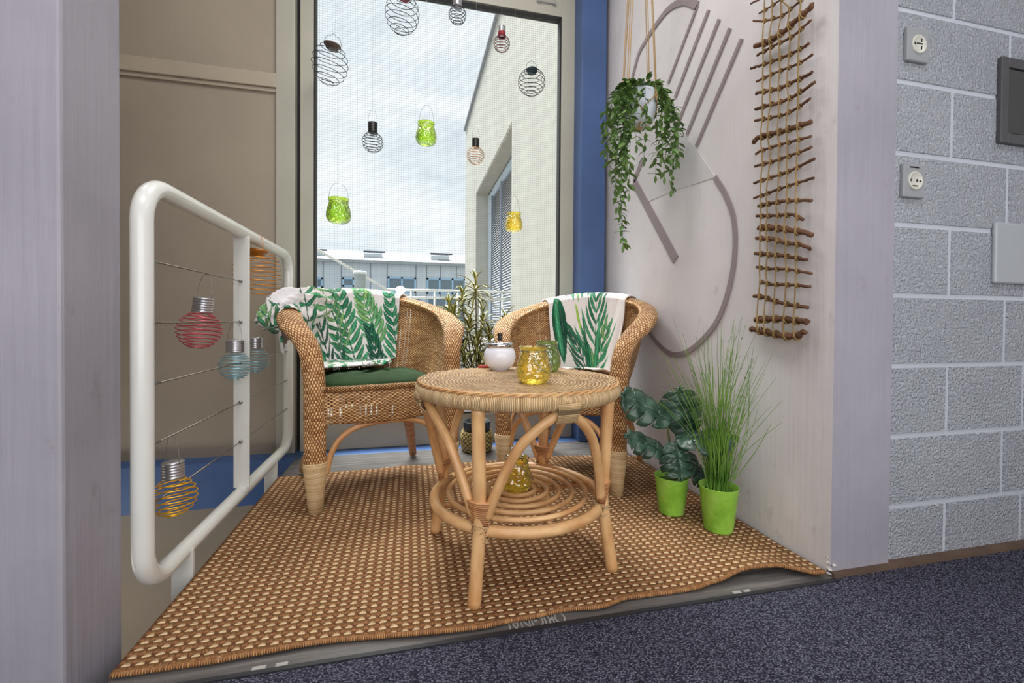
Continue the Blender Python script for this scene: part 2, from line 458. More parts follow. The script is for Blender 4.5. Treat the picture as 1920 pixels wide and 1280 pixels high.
def paint_cloth(o, a, b, style, rnd, plain_mask=None):
    """a along the rim (m), b down the cloth (m)"""
    n = len(a); col = np.empty((n, 3)); col[:] = rgb(228, 222, 220)[:3]
    G1, G2, G3, G4 = rgb(24, 98, 68)[:3], rgb(60, 140, 98)[:3], rgb(120, 162, 98)[:3], rgb(28, 70, 60)[:3]
    G5 = rgb(150, 186, 66)[:3]
    if style == 0:
        for (P, Q, nl, ll, w, c1, c2, ang) in STYLE0: frond(a, b, col, P, Q, nl, ll, w, eval(c1), eval(c2), ang, rnd)
    else:
        for (P, Q, nl, ll, w, c1, c2, ang) in STYLE1: frond(a-0.06, b-0.05, col, P, Q, nl, ll, w, eval(c1), eval(c2), ang, rnd)
        for (P, Q, w, c) in STYLE1S: seg_leaf(a, b, col, P, Q, w, eval(c))
    if plain_mask is not None: col[plain_mask] = rgb(226, 222, 224)[:3]
    at = o.data.color_attributes.new('print', 'FLOAT_COLOR', 'POINT')
    buf = np.ones((n, 4), dtype=np.float32); buf[:, :3] = col
    at.data.foreach_set('color', buf.ravel())
# a: cloth coordinate across, b: 0 at outer hem -> increasing over rim -> inside hem
STYLE0 = [
 ((0.50, 0.72), (0.40, 0.22), 12, 0.135, 0.014, 'G1', 'G2', 52),
 ((0.76, 0.62), (0.66, 0.24), 9, 0.13, 0.013, 'G1', 'G2', 44),
 ((0.62, 0.50), (0.50, 0.20), 9, 0.13, 0.013, 'G2', 'G3', 44),
 ((0.66, 0.74), (0.56, 0.42), 8, 0.14, 0.0125, 'G4', 'G1', 38),
 ((0.55, 0.80), (0.50, 0.62), 6, 0.10, 0.012, 'G2', 'G1', 50),
 ((0.44, 0.86), (0.62, 0.70), 7, 0.09, 0.011, 'G2', 'G3', 50),
 ((0.06, 0.62), (0.10, 0.10), 11, 0.105, 0.0105, 'G3', 'G2', 78),
 ((0.20, 0.70), (0.17, 0.12), 12, 0.10, 0.0105, 'G1', 'G2', 66),
 ((0.30, 0.66), (0.26, 0.16), 9, 0.13, 0.0095, 'G4', 'G1', 35),
 ((0.42, 0.52), (0.30, 0.14), 9, 0.11, 0.0095, 'G1', 'G3', 48),
 ((0.44, 0.74), (0.36, 0.44), 6, 0.11, 0.009, 'G4', 'G2', 40),
 ((0.01, 0.44), (-0.02, 0.05), 9, 0.09, 0.011, 'G2', 'G1', 70),
 ((0.27, 0.78), (0.25, 0.50), 6, 0.13, 0.011, 'G2', 'G1', 24),
 ((0.10, 0.80), (0.22, 0.60), 6, 0.09, 0.010, 'G2', 'G3', 45),
 ((0.36, 0.84), (0.30, 0.64), 6, 0.09, 0.009, 'G1', 'G2', 55),
]
STYLE1 = [
 ((0.24, 0.62), (0.22, 0.22), 7, 0.27, 0.0085, 'G1', 'G2', 30),
 ((0.235, 0.66), (0.05, 0.36), 7, 0.20, 0.008, 'G4', 'G2', 20),
 ((0.24, 0.70), (0.30, 0.36), 6, 0.15, 0.009, 'G2', 'G3', 34),
 ((0.24, 0.72), (-0.02, 0.60), 7, 0.15, 0.008, 'G1', 'G2', 24),
]
STYLE1S = [
 ((0.30, 0.72), (0.31, 0.34), 0.014, 'G2'), ((0.29, 0.72), (0.20, 0.36), 0.010, 'G1'),
 ((0.048, 0.24), (0.085, 0.60), 0.046, 'G1'), ((0.040, 0.27), (0.070, 0.56), 0.016, 'G2'), ((0.068, 0.30), (0.105, 0.55), 0.012, 'G4'),
 ((0.10, 0.15), (0.115, 0.25), 0.009, 'G4'), ((0.14, 0.14), (0.15, 0.28), 0.011, 'G2'), ((0.17, 0.14), (0.178, 0.29), 0.010, 'G3'),
 ((0.20, 0.14), (0.198, 0.27), 0.010, 'G1'), ((0.07, 0.15), (0.06, 0.22), 0.008, 'G2'), ((0.235, 0.15), (0.23, 0.26), 0.010, 'G2'),
 ((0.16, 0.29), (0.20, 0.45), 0.007, 'G5'),
]

# ================================================================== ROOM
XL, XR = -3.0, 4.2; YB = -1.4; ZC = 2.95; YW = 2.40
NX0, NX1 = -0.55, 1.10        # niche floor
struct(MB().box((XL, YB, -0.25), (XR, 0.905, 0.0)).build('floor', M_CARPET, smooth=False))
struct(MB().box((1.10, 0.905, -0.25), (XR, 0.945, 0.0)).build('floor_edge', M_CARPET, smooth=False))
struct(MB().box((NX0-0.06, 0.905, -0.25), (1.10, 0.9155, 0.003)).build('trim_1', M_RUBBER, smooth=False))
vf = struct(MB().box((NX0, 0.9155, -0.25), (NX1, 2.30, 0.0)).build('floor', M_VINYL, smooth=False)); vf.name = 'floor_niche'
def lettering(txt, size, x, y, rz, mat, parent, z=0.0006, sx=1.0):
    cu = bpy.data.curves.new('lettering', 'FONT'); cu.body = txt; cu.size = size; cu.align_x = 'CENTER'; cu.align_y = 'CENTER'; cu.extrude = 0.0002
    cu.space_character = 0.9
    o = bpy.data.objects.new('lettering', cu); COL.objects.link(o)
    dg = bpy.context.evaluated_depsgraph_get(); me = bpy.data.meshes.new_from_object(o.evaluated_get(dg))
    bpy.data.objects.remove(o); o = bpy.data.objects.new('lettering', me); COL.objects.link(o)
    o.location = (x, y, z); o.rotation_euler = (0, 0, rz); o.scale = (sx, 1, 1); me.materials.clear(); me.materials.append(mat)
    if parent: o.parent = parent
    return o
M_STENCIL = plain('worn_white_stencil', rgb(160, 157, 152), 0.6, var=0.3)
lt_ = lettering('ORIGINAL', 0.055, 0.275, 0.934, PI, M_STENCIL, vf, sx=0.62)
lt_['label'] = 'worn pale stencilled word printed upside down on the grey plank'
for xx in ((-0.300, -0.275), (-0.258, -0.236), (0.79, 0.812), (0.822, 0.84)):
    MB().box((xx[0], 0.917, 0.0), (xx[1], 0.928, 0.0008)).build('stencil_mark', M_STENCIL, vf, smooth=False)

# right niche wall + pier (one mass of wall with two paints)
M_WALLR = paint('niche_wall_right_paint', rgb(219, 213, 214), 0.5, 0.03, 0.0014, (rgb(150, 140, 135), 0.35))
M_PIERS = paint('lilac_pier_paint_scuffed', rgb(158, 154, 164), 0.5, 0.04, 0.0022, (rgb(120, 110, 110), 0.5))
o = MB().box((NX1, 0.93, 0), (1.301, 2.52, ZC)).build('wall_right', M_WALLR, smooth=False); struct(o)
o.data.materials.append(M_PIERS)
for p in o.data.polygons:
    if abs(p.normal.y + 1) < 0.1: p.material_index = 1
# chipped plaster at the foot of the pier corner
mb = MB(); random.seed(3)
for k in range(9):
    cx = 1.10+random.uniform(-0.003, 0.012); cz = random.uniform(0.0, 0.055); r = random.uniform(0.004, 0.008)
    mb.lathe([(0.0005, -r*0.5), (r*0.8, -r*0.35), (r, 0), (r*0.7, r*0.4), (0.0005, r*0.5)], 7, (cx, 0.929+random.uniform(-0.002, 0.012), cz+r*0.5), disp=lambda a, z, q: 0.3*q*math.sin(3*a+k))
ch = mb.build('plaster_chips', plain('bare_plaster', rgb(190, 184, 180), 0.9, var=0.25, bumps=0.002), o, smooth=False); ch['label'] = 'flaking plaster at the foot of the corner'

# block wall: bevelled blocks on a mortar back, joints where the photo has them
def block_wall():
    mb = MB(); g = 0.0048; y0 = 0.942
    zs = [0.0-0.04+0.2*k for k in range(0, 16)]
    mb.box((1.301, y0+0.003, 0), (XR, y0+0.15, ZC))
    for k, z0 in enumerate(zs):
        z1 = z0+0.2; a0 = max(z0+g, 0.002); a1 = min(z1-g, ZC)
        if a1 <= a0: continue
        js = [1.301]; x = 1.76 if k % 2 else 1.53
        while x < XR:
            js.append(x); x += 0.315 if (k % 2 == 0 and len(js) == 2) else 0.44
        js.append(XR)
        for i in range(len(js)-1):
            xa, xb = js[i]+(g if i else 0), js[i+1]-g
            if xb <= xa: continue
            b = 0.003
            v = [(xa, y0+0.006, a0), (xb, y0+0.006, a0), (xb, y0+0.006, a1), (xa, y0+0.006, a1),
                 (xa+b, y0, a0+b), (xb-b, y0, a0+b), (xb-b, y0, a1-b), (xa+b, y0, a1-b)]
            mb.add(v, [(4, 5, 6, 7), (0, 1, 5, 4), (1, 2, 6, 5), (2, 3, 7, 6), (3, 0, 4, 7)])
    w_ = mb.build('wall_blocks', M_BLOCK, smooth=False); w_.data.materials.append(paint('mortar_highlight_paint', rgb(186, 191, 200), 0.4, 0.02))  # joints share the block paint; the lighter tone paints in recess highlights
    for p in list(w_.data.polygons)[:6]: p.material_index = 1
    return struct(w_)
block_wall()
struct(MB().box((1.10, 0.918, 0), (XR, 0.940, 0.012)).build('baseboard_blocks', plain('brown_glue_edge', rgb(92, 72, 58), 0.8, var=0.25), smooth=False))

# left pier and stairwell
struct(bevel(MB().box((-0.80, 0.93, -0.25), (-0.607, 1.094, ZC)).build('wall_left', M_PIERS, smooth=False), 0.006))
struct(MB().box((XL, 0.93, -2.6), (-0.80, 1.02, ZC)).build('wall_corridor_left', M_PIER, smooth=False))
struct(MB().box((-2.3, 1.02, -2.6), (-2.2, YW, ZC)).build('wall_stairwell_side', M_BEIGE, smooth=False))
struct(MB().box((-2.3, 0.93, -2.7), (NX0, YW+0.1, -2.6)).build('floor_stairwell', M_VINYL, smooth=False))
struct(MB().box((-0.80, 0.93, -2.6), (NX1, 1.02, -0.25)).build('wall_stairwell_front', M_BEIGE, smooth=False))
wb = struct(MB().box((-2.3, YW, -2.6), (-0.665, YW+0.12, ZC)).build('wall_back', M_BEIGE, smooth=False))
o = MB().box((-2.2, YW-0.022, 1.835), (-0.665, YW, 1.905)).box((-2.2, YW-0.012, 1.815), (-0.665, YW, 1.835)).build('ledge', paint('ledge_lit_paint', rgb(184, 171, 153), 0.45, 0.02), wb, smooth=False); bevel(o, 0.003)  # lighter than the wall: light caught by the ledge, put into its colour
struct(MB().box((-0.665, YW, -2.6), (1.10, YW+0.12, -0.218)).build('wall_back_lower', M_BEIGE, smooth=False))
struct(bevel(MB().box((-2.2, 2.301, -0.218), (NX1, YW+0.04, 0.0)).build('trim_2', M_BLUE, smooth=False), 0.003))
struct(bevel(MB().box((0.922, 2.285, 0.0), (1.07, 2.52, ZC)).build('trim_3', M_BLUEC, smooth=False), 0.003))
struct(MB().box((1.07, 2.47, 0.0), (NX1, 2.52, ZC)).build('trim_4', M_BEIGE, smooth=False))
# rest of the building shell
struct(MB().box((XL, YB-0.1, ZC), (XR, 2.52, ZC+0.1)).build('ceiling', M_CEIL, smooth=False))
struct(MB().box((XL, YB-0.1, 0), (XR, YB, ZC)).build('wall_front', M_WALL, smooth=False))
struct(MB().box((XL-0.1, YB, 0), (XL, 0.93, ZC)).build('wall_corridor_end', M_WALL, smooth=False))
struct(MB().box((XR, YB, 0), (XR+0.1, 1.05, ZC)).build('wall_corridor_far_end', M_WALL, smooth=False))

# ------------------------------------------------------------------ window
win = thing('window_1', 'tall fixed window with wired glass', 'window'); del win['label']; del win['category']; struct(win)
GX0, GX1, GZ0, GZ1 = -0.494, 0.842, 0.16, 2.445
def wpart(mb, name, mat, bv=0.003):
    o = mb.build(name, mat, win, smooth=False)
    if bv: bevel(o, bv)
    return o
wpart(MB().box((-0.665, YW-0.02, -0.0), (-0.578, YW+0.10, ZC)), 'jamb', M_FRAME)
wpart(MB().box((-0.580, YW+0.03, 0.0), (-0.555, YW+0.10, ZC)), 'jamb_gap', M_GASKET, 0)
fr = MB()
fr.box((-0.558, YW, 0.0), (GX0, YW+0.07, ZC)); fr.box((GX1, YW, 0.0), (0.925, YW+0.07, ZC))
fr.box((GX0, YW, 0.0), (GX1, YW+0.07, GZ0)); fr.box((GX0, YW, GZ1), (GX1, YW+0.07, ZC))
wpart(fr, 'window_frame', M_FRAME)
t = 0.009
gk = MB(); gk.box((GX0, YW+0.004, GZ0), (GX0+t, YW+0.05, GZ1)); gk.box((GX1-t, YW+0.004, GZ0), (GX1, YW+0.05, GZ1))
gk.box((GX0, YW+0.004, GZ0), (GX1, YW+0.05, GZ0+t)); gk.box((GX0, YW+0.004, GZ1-t), (GX1, YW+0.05, GZ1))
wpart(gk, 'gasket', M_GASKET, 0)
wpart(MB().box((GX0, YW+0.034, GZ0), (GX1, YW+0.038, GZ1)), 'glass', M_PANE, 0)
wm = MB(); x = GX0+0.01; hw = 0.00026
while x < GX1: wm.box((x-hw, YW+0.030, GZ0), (x+hw, YW+0.0306, GZ1)); x += 0.0125
z = GZ0+0.01
while z < GZ1: wm.box((GX0, YW+0.030, z-hw), (GX1, YW+0.0306, z+hw)); z += 0.0125
wpart(wm, 'wire_mesh', plain('mesh_wire', rgb(110, 112, 114), 0.8, 0.0, spec=0.1), 0)
wpart(MB().box((0.69, YW-0.012, 2.505), (0.80, YW, 2.512)).box((0.69, YW-0.02, 2.500), (0.705, YW, 2.517)).box((0.785, YW-0.02, 2.500), (0.80, YW, 2.517)), 'latch', M_SILVER, 0.001)

# ------------------------------------------------------------------ wall relief
rel = thing('wall_relief', 'large taupe outlined sculptural figure in relief on the white niche wall', 'wall art', (NX1, 1.5, 1.0))
def relief(pts, w, name='relief_line', n=6, depth=0.006):
    P = [on_x(u, v, NX1) for u, v in pts]
    P = spline(P, n) if len(P) > 2 else P
    mb = MB(); ws = w if isinstance(w, tuple) else (w, w)
    rows = []
    for i, p in enumerate(P):
        a = P[max(0, i-1)]; b = P[min(len(P)-1, i+1)]; d = (b-a).normalized(); nn = Vector((0, -d.z, d.y))
        ww = ws[0]+(ws[1]-ws[0])*i/max(1, len(P)-1)
        c = p; D = Vector((-depth, 0, 0))
        rows.append([c-nn*ww/2+Vector((0.002, 0, 0)), c-nn*ww/2+D, c+nn*ww/2+D, c+nn*ww/2+Vector((0.002, 0, 0))])
    mb.grid(rows); mb.f.append((0, 1, 2, 3)); k = len(rows)*4; mb.f.append((k-1, k-2, k-3, k-4))
    return mb.build(name, M_RELIEF, rel, smooth=False, loc=None)
rel_parts = [
 relief([(1184, 158), (1198, 104), (1210, 80), (1225, 56), (1252, 20), (1278, 4), (1294, 4), (1309, 11)], (0.02, 0.03)),
 relief([(1309, 11), (1254, 157)], 0.014), relief([(1330, 19), (1267, 183)], 0.016), relief([(1350, 36), (1272, 232)], 0.016),
 relief([(1370, 53), (1289, 252)], 0.016), relief([(1392, 73), (1307, 274)], 0.016),
 relief([(1342, 332), (1363, 367), (1378, 414), (1379, 478), (1368, 542), (1347, 600), (1315, 640), (1283, 662), (1254, 660), (1222, 627), (1205, 590)], (0.020, 0.020)),
 relief([(1190, 340), (1268, 487)], 0.042), relief([(1207, 298), (1190, 340)], 0.03)]
mb = MB(); pl = [on_x(u, v, NX1) for u, v in [(1205, 200), (1240, 206), (1270, 234), (1307, 280), (1342, 332), (1300, 346), (1270, 355), (1210, 380), (1190, 330)]]
k = len(pl); mb.v = [tuple(p) for p in pl]+[tuple(p+Vector((-0.0025, 0, 0))) for p in pl]; mb.uv = [(0, 0)]*2*k
mb.f = [tuple(range(k, 2*k))]+[(i, (i+1) % k, (i+1) % k+k, i+k) for i in range(k)]
M_PANEL = paint('relief_panel_paint', rgb(208, 203, 203), 0.45, 0.02)
rel_parts.append(mb.build('relief_panel', M_PANEL, rel, smooth=False))
for p_ in rel_parts: p_.matrix_parent_inverse = Matrix.Translation((-NX1, -1.5, -1.0))

# ------------------------------------------------------------------ sockets and panels on the block wall
def socket(loc, label, kind):
    s = thing('wall_socket', label, 'socket', loc)
    w = 0.04
    bevel(MB().box((-w, -0.011, -0.047), (w, 0.0015, 0.047)).build('cover_plate', plain('grey_plastic', rgb(150, 152, 155), 0.35, var=0.02), s, smooth=False), 0.004, 3)
    Mx = Matrix.Translation((0, -0.011, 0)) @ Matrix.Rotation(PI/2, 4, 'X')
    cc = plain('cream_plastic', rgb(205, 204, 192), 0.35, var=0.02)
    MB().lathe([(0.026, 0), (0.026, 0.003), (0.023, 0.005), (0.0205, 0.002), (0.0005, 0.002)], 32).rot(Mx).build('insert', cc, s)
    if kind == 0: H_ = [(-0.019, -0.015, -0.003, 0.003), (0.006, 0.009, 0.007, 0.016), (0.006, 0.009, -0.014, -0.005), (-0.010, 0.012, 0.0, 0.0025)]
    else: H_ = [(-0.010, 0.009, -0.016, -0.0135), (0.003, 0.007, -0.004, 0.004), (0.014, 0.019, -0.003, 0.001), (-0.019, -0.016, -0.003, 0.003)]
    for xa, xb, za_, zb_ in H_: MB().box((xa, -0.0145, za_), (xb, -0.012, zb_)).build('slot', M_BLACK, s, smooth=False)
    if kind: MB().box((-0.018, -0.0118, 0.0355), (0.014, -0.0108, 0.039)).build('printed_strip', M_BLACK, s, smooth=False)
    return s
p = on_y(1714, 88, 0.942); socket(tuple(p), 'upper grey square socket plate with cross-shaped slots on the block wall', 0)
p = on_y(1707, 341, 0.942); socket(tuple(p), 'lower grey square socket plate with single round hole on the block wall', 1)
a = on_y(1880, 104, 0.93); b = on_y(1876, 266, 0.93)
pn = thing('metal_panel', 'dark grey metal service panel set high in the block wall', 'panel', (a.x, 0.942, b.z))
h = a.z-b.z
mb = MB(); mb.box((0, -0.012, 0), (0.03, 0, h)); mb.box((0.33, -0.012, 0), (0.36, 0, h)); mb.box((0.03, -0.012, 0), (0.33, 0, 0.03)); mb.box((0.03, -0.012, h-0.03), (0.33, 0, h))
bevel(mb.build('panel_frame', plain('grey_metal', rgb(96, 96, 98), 0.4, 0.5), pn, smooth=False), 0.002)
MB().box((0.033, -0.008, 0.033), (0.327, 0, h-0.033)).build('panel_door', plain('dark_grey_metal', rgb(78, 78, 76), 0.45, 0.4), pn, smooth=False)
a = on_y(1868, 415, 0.93); b = on_y(1867, 531, 0.93)
bevel(tag(MB().box((0, -0.014, 0), (0.34, 0.0, a.z-b.z)).build('cover_panel', plain('light_grey_paint', rgb(166, 170, 176), 0.35, var=0.02), None, smooth=False), 'pale grey rounded cover panel below the dark metal one', 'panel'), 0.012, 4).location = (b.x, 0.9445, b.z)

# ------------------------------------------------------------------ rug
def rug():
    front = [(245,1258),(325,1246),(400,1236),(467,1224),(600,1200),(900,1173),(973,1157),(1057,1140),(1126,1135),(1177,1118),(1301,1100),(1337,1089),(1392,1071),(1447,1066),(1534,1073)]
    fp = sorted([(on_z(u, v, 0.01).x, on_z(u, v, 0.01).y) for u, v in front])
    back = [(-0.565,2.007),(-0.469,2.002),(-0.356,2.022),(-0.165,2.026),(-0.026,2.046),(0.07,2.03),(0.722,2.034),(0.883,2.009),(1.063,1.965)]
    def itp(x, T):
        if x <= T[0][0]: return T[0][1]
        for (a, b), (c, d) in zip(T, T[1:]):
            if x <= c:
                k = (x-a)/(c-a); k = k*k*(3-2*k); return b+(d-b)*k
        return T[-1][1]
    nx, ny = 170, 110; P = []; UV = []
    for j in range(ny+1):
        row = []; ur = []
        for i in range(nx+1):
            sx = i/nx; sy = j/ny
            x0 = -0.549; x1 = 1.086
            x = x0+(x1-x0)*sx
            yf = itp(x, fp); yb = itp(x, back); y = yf+(yb-yf)*sy
            # slight lifts: front right hump, small waves along the front hem
            fr = math.exp(-((y-yf)/0.10)**2)
            hump = 0.020*math.exp(-((x-0.93)/0.11)**2)*fr
            z = 0.0105 + hump + 0.0025*fr*(0.5+0.5*math.sin(x*17)) + 0.002*max(0, nz(x*3, y*3, 0))
            y -= 0.55*hump
            row.append((x, y, z)); ur.append((x/0.0237, (0.96+(y+0.55*hump-0.96))/0.0204))
        P.append(row); UV.append(ur)
    mb = MB().grid(P, uvf=lambda i, j: UV[i][j])
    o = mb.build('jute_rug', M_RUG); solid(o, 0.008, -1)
    tag(o, 'brown and beige flat-woven rug covering the niche floor', 'rug')
    # binding
    hem = [Vector(p)-Vector((0, 0.001, 0.004)) for p in P[0]]
    e = MB().tube(hem, 0.0052, 8, us=1, vs=420).build('hem', weave('rug_hem', rgb(96, 66, 40), rgb(150, 106, 66), rgb(198, 154, 106), 0, 0.001), o)
    return o
rug()

# ------------------------------------------------------------------ railing
def railing():
    X = -0.583; r = 0.0215
    rl = thing('stair_railing', 'white tubular metal railing with steel cables beside the stairwell', 'railing', (X, 1.12, 0))
    y0, y1, z0, z1, c = 0.0, 1.165, 0.070, 0.985, 0.085
    def arc(cy, cz, a0, n=8): return [(0, cy+c*math.cos(R(a0+90*k/n)), cz+c*math.sin(R(a0+90*k/n))) for k in range(n+1)]
    path = arc(y1-c, z1-c, 0)+arc(y0+c, z1-c, 90)+arc(y0+c, z0+c, 180)+arc(y1-c, z0+c, 270)
    full = []
    for i in range(len(path)):
        full.append(path[i]); a = Vector(path[i]); b = Vector(path[(i+1) % len(path)])
        if (b-a).length > 0.2:
            for k in range(1, 6): full.append(tuple(a+(b-a)*k/6))
    MB().tube(full, r, 20, closed=True).build('rail_frame', M_RAIL, rl)
    bevel(MB().box((-0.025, 0.572, z0+0.015), (0.025, 0.580, z1-0.012)).build('baluster', M_RAIL, rl, smooth=False), 0.001)
    for yy in (0.17, 0.90):
        bevel(MB().box((-0.026, yy, -0.22), (0.024, yy+0.010, z0+0.004)).build('support_post', M_RAIL, rl, smooth=False), 0.001)
    for zc in (0.812, 0.670, 0.528, 0.388, 0.250):
        mb = MB().tube([(0, r, zc), (0, 0.57, zc), (0, y1-0.02, zc)], 0.0019, 8)
        mb.build('cable', M_STEEL, rl)
        for ya_, yb_, r_ in ((0.018, 0.07, 0.0032), (0.562, 0.570, 0.0055), (y1-0.085, y1-0.022, 0.0032)):
            MB().tube([(0, ya_, zc), (0, yb_, zc)], r_, 10).build('cable_fitting', M_STEEL, rl)
railing()

# ------------------------------------------------------------------ lanterns
def sphere_spiral(R0, squash, turns, top_r, n=26, flat=0.0):
    """wire spiral over a sphere: from the cap down to a small ring at the bottom, origin at sphere centre"""
    pts = []; N = int(turns*n)
    th0 = math.asin(min(0.95, top_r/R0)); th1 = PI-0.35
    for i in range(N+1):
        k = i/N; th = th0+(th1-th0)*k; a = 2*PI*turns*k
        rr = R0*math.sin(th); pts.append((rr*math.cos(a), rr*math.sin(a), R0*squash*math.cos(th)))
    return pts
def handle_path(w, z0, h, n=14, peak=False):
    out = []
    for i in range(n+1):
        k = i/n; a = PI*k
        x = w*math.cos(a)
        z = z0 + h*(math.sin(a)**(0.8 if not peak else 1.0))
        if peak: z = z0 + h*(min(1, math.sin(a)*1.25)*0.72 + 0.28*max(0, 1-abs(math.cos(a))*3.2))
        out.append((x, 0, z))
    return out
def bulb_lantern(top, label, wire, cap_mat, r=0.045, cap=(0.0185, 0.036), hw=0.011, hh=0.042, rz=0, tilt=0, hang=None, wr=0.0015, turns=7, hmat=None, band=None, group=None):
    """bulb-shaped solar lantern; `top` is the point its handle hangs from"""
    cr, chh = cap; drop = hh+chh+r*0.93
    o = thing('bulb_lantern', label, 'lantern', top, rz, group)
    o.rotation_euler = (0, tilt, rz)
    zc = -drop; zt = -hh
    prof = [(0.0005, zt), (cr*0.9, zt), (cr, zt-0.002)]
    for i in range(5):
        a = zt-0.005-i*(chh-0.008)/5; prof += [(cr, a), (cr*0.9, a-0.0025), (cr, a-0.0045)]
    prof += [(cr, zt-chh), (0.0005, zt-chh)]
    MB().lathe(prof, 28).build('solar_cap', cap_mat, o)
    if band: MB().lathe([(cr*1.03, zt-chh*0.6), (cr*1.03, zt-chh-0.003), (cr*0.9, zt-chh-0.003)], 28).build('cap_band', band, o)
    sp = [(p[0], p[1], p[2]+zc) for p in sphere_spiral(r, 0.95, turns, cr)]
    MB().tube(sp, wr, 6).build('wire_bulb', wire, o)
    MB().tube([(p[0], p[1], p[2]+zt-0.006) for p in handle_path(hw if hw > cr*0.85 else cr*0.97, 0, hh+0.006-0.0005, 16)], 0.0007, 6).build('handle', hmat or M_STEEL, o)
    if hang: MB().tube([(0, 0, 0), (0, 0, hang)], 0.00035, 4).build('hanging_thread', M_THREAD, o)
    return o
def round_lantern(top, label, wire, cap_mat, r, squash=1.15, turns=8, cap_r=None, hh=0.04, hang=None, wr=0.0015, tilt=(0, 0), group=None):
    cr = cap_r or r*0.48
    o = thing('wire_lantern', label, 'lantern', top); o.rotation_euler = (tilt[0], tilt[1], 0)
    ch = 0.022; zt = -hh; zc = zt-ch*0.4-r*squash*0.9
    MB().lathe([(0.0005, zt), (cr*0.92, zt), (cr, zt-0.004), (cr*0.95, zt-0.009), (cr*0.72, zt-0.012), (cr*0.68, zt-ch), (0.0005, zt-ch)], 28).build('solar_cap', cap_mat, o)
    sp = [(p[0], p[1], p[2]+zc) for p in sphere_spiral(r, squash, turns, cr)]
    mb = MB().tube(sp, wr, 6)
    rr = r*0.36; mb.tube([(rr*math.cos(2*PI*k/20), rr*math.sin(2*PI*k/20), zc-r*squash*0.95) for k in range(20)], wr, 6, closed=True)
    mb.build('wire_globe', wire, o)
    MB().tube([(p[0], p[1], p[2]+zt-0.002) for p in handle_path(cr*0.98, 0, hh+0.0015, 24, True)], 0.0009, 6).build('handle', wire, o)
    if hang: MB().tube([(0, 0, 0), (0, 0, hang)], 0.00035, 4).build('hanging_thread', M_THREAD, o)
    return o
def jar(loc, label, mat, R0, H, hh, hang=None, rim=True, name='glass_lantern', bumps=1, handle_down=False, group=None):
    """hammered glass tea-light jar; loc is the centre of its base; handle above, optional hanging thread"""
    o = thing(name, label, 'lantern', loc, random.uniform(0, 3), group)
    prof = [(0.0005, 0.001), (R0*0.62, 0.001), (R0*0.80, H*0.06), (R0*0.96, H*0.18), (R0, H*0.30), (R0*0.96, H*0.48), (R0*0.88, H*0.62), (R0*0.79, H*0.76), (R0*0.755, H*0.86), (R0*0.76, H*0.90), (R0*0.84, H*0.985), (R0*0.85, H), (R0*0.82, H)]
    pp = []
    for (a, b) in zip(prof, prof[1:]):
        for k in range(4): pp.append((a[0]+(b[0]-a[0])*k/4, a[1]+(b[1]-a[1])*k/4))
    pp.append(prof[-1])
    def dsp(a, z, r):
        if z < H*0.04 or z > H*0.84: return 0
        row = math.floor(z/(H*0.105)); return 0.022*R0*abs(math.sin((a*7+row*PI/2)))*math.sin(PI*(z/(H*0.105)-row))*1.6
    MB().lathe(pp, 112, disp=dsp).build('glass_body', mat, o)
    # neck wire and bail handle
    mb = MB().tube([(R0*0.775*math.cos(2*PI*k/28), R0*0.775*math.sin(2*PI*k/28), H*0.875) for k in range(28)], 0.0009, 6, closed=True)
    if handle_down:
        hp = []
        for i in range(17):
            a = PI*i/16; hp.append((R0*0.80*math.cos(a), -R0*0.82-0.012*math.sin(a)-0.0*i, H*0.875-hh*math.sin(a)))
        hp[0] = (R0*0.79, 0, H*0.875); hp[-1] = (-R0*0.79, 0, H*0.875)
        hp = [(x*1.0, -abs(math.sin(PI*i/16))**0.6*R0*1.12, z) for i, (x, y, z) in enumerate(hp)]
        mb.tube(spline(hp, 3), 0.0009, 6)
    elif hh: mb.tube([(p[0], p[1], p[2]+H*0.875) for p in handle_path(R0*0.79, 0, hh, 18)], 0.0008, 6)
    mb.build('wire_handle', M_STEEL, o)
    if hang: MB().tube([(0, 0, H*0.875+hh), (0, 0, hang)], 0.00035, 4).build('hanging_thread', M_THREAD, o)
    return o
YH = 2.24
def hang_at(u, v, Y=YH):
    return tuple(on_y(u, v, Y))
def up_to_ceiling(p): return ZC-p[2]
def mk(fn, u, v, label, *a, Y=YH, **k):
    p = hang_at(u, v, Y); return fn(p, label, *a, hang=up_to_ceiling(p), **k)
gw = None
mk(round_lantern, 626, 62, 'brown-capped wire globe lantern at the left edge of the window', M_WIRE_D, M_BROWN, 0.083, squash=1.12, turns=7, cap_r=0.040, hh=0.052, tilt=(R(6), R(8)))
mk(round_lantern, 761, -38, 'red-capped wire globe lantern cut by the top of the picture', M_WIRE_D, M_REDC, 0.083, squash=1.12, turns=7.5, cap_r=0.038, hh=0.072, tilt=(R(4), R(6)))
mk(bulb_lantern, 858, -28, 'silver-capped wire bulb lantern hanging topmost in the window', M_WIRE_D, M_SILVER, r=0.044, hh=0.05, cap=(0.023, 0.062), turns=7)
mk(bulb_lantern, 941, 29, 'red-banded wire bulb lantern hanging before the roof edge outside', M_REDW, M_SILVER, r=0.042, hh=0.058, cap=(0.019, 0.050), turns=7.5, band=M_REDC)
mk(round_lantern, 997, 112, 'teal-capped wire globe lantern near the right side of the window', M_WIRE_D, M_TEAL, 0.072, squash=0.92, turns=8, cap_r=0.031, hh=0.050)
mk(bulb_lantern, 699, 206, 'black-capped dark wire bulb lantern hanging against the sky', M_WIRE_D, M_BLACK, r=0.050, hh=0.062, cap=(0.0225, 0.050), turns=8)
mk(bulb_lantern, 892, 238, 'black-capped peach wire bulb lantern hanging by the cream building corner', M_PEACH, M_BLACK, r=0.045, hh=0.060, cap=(0.019, 0.046), turns=8.5)
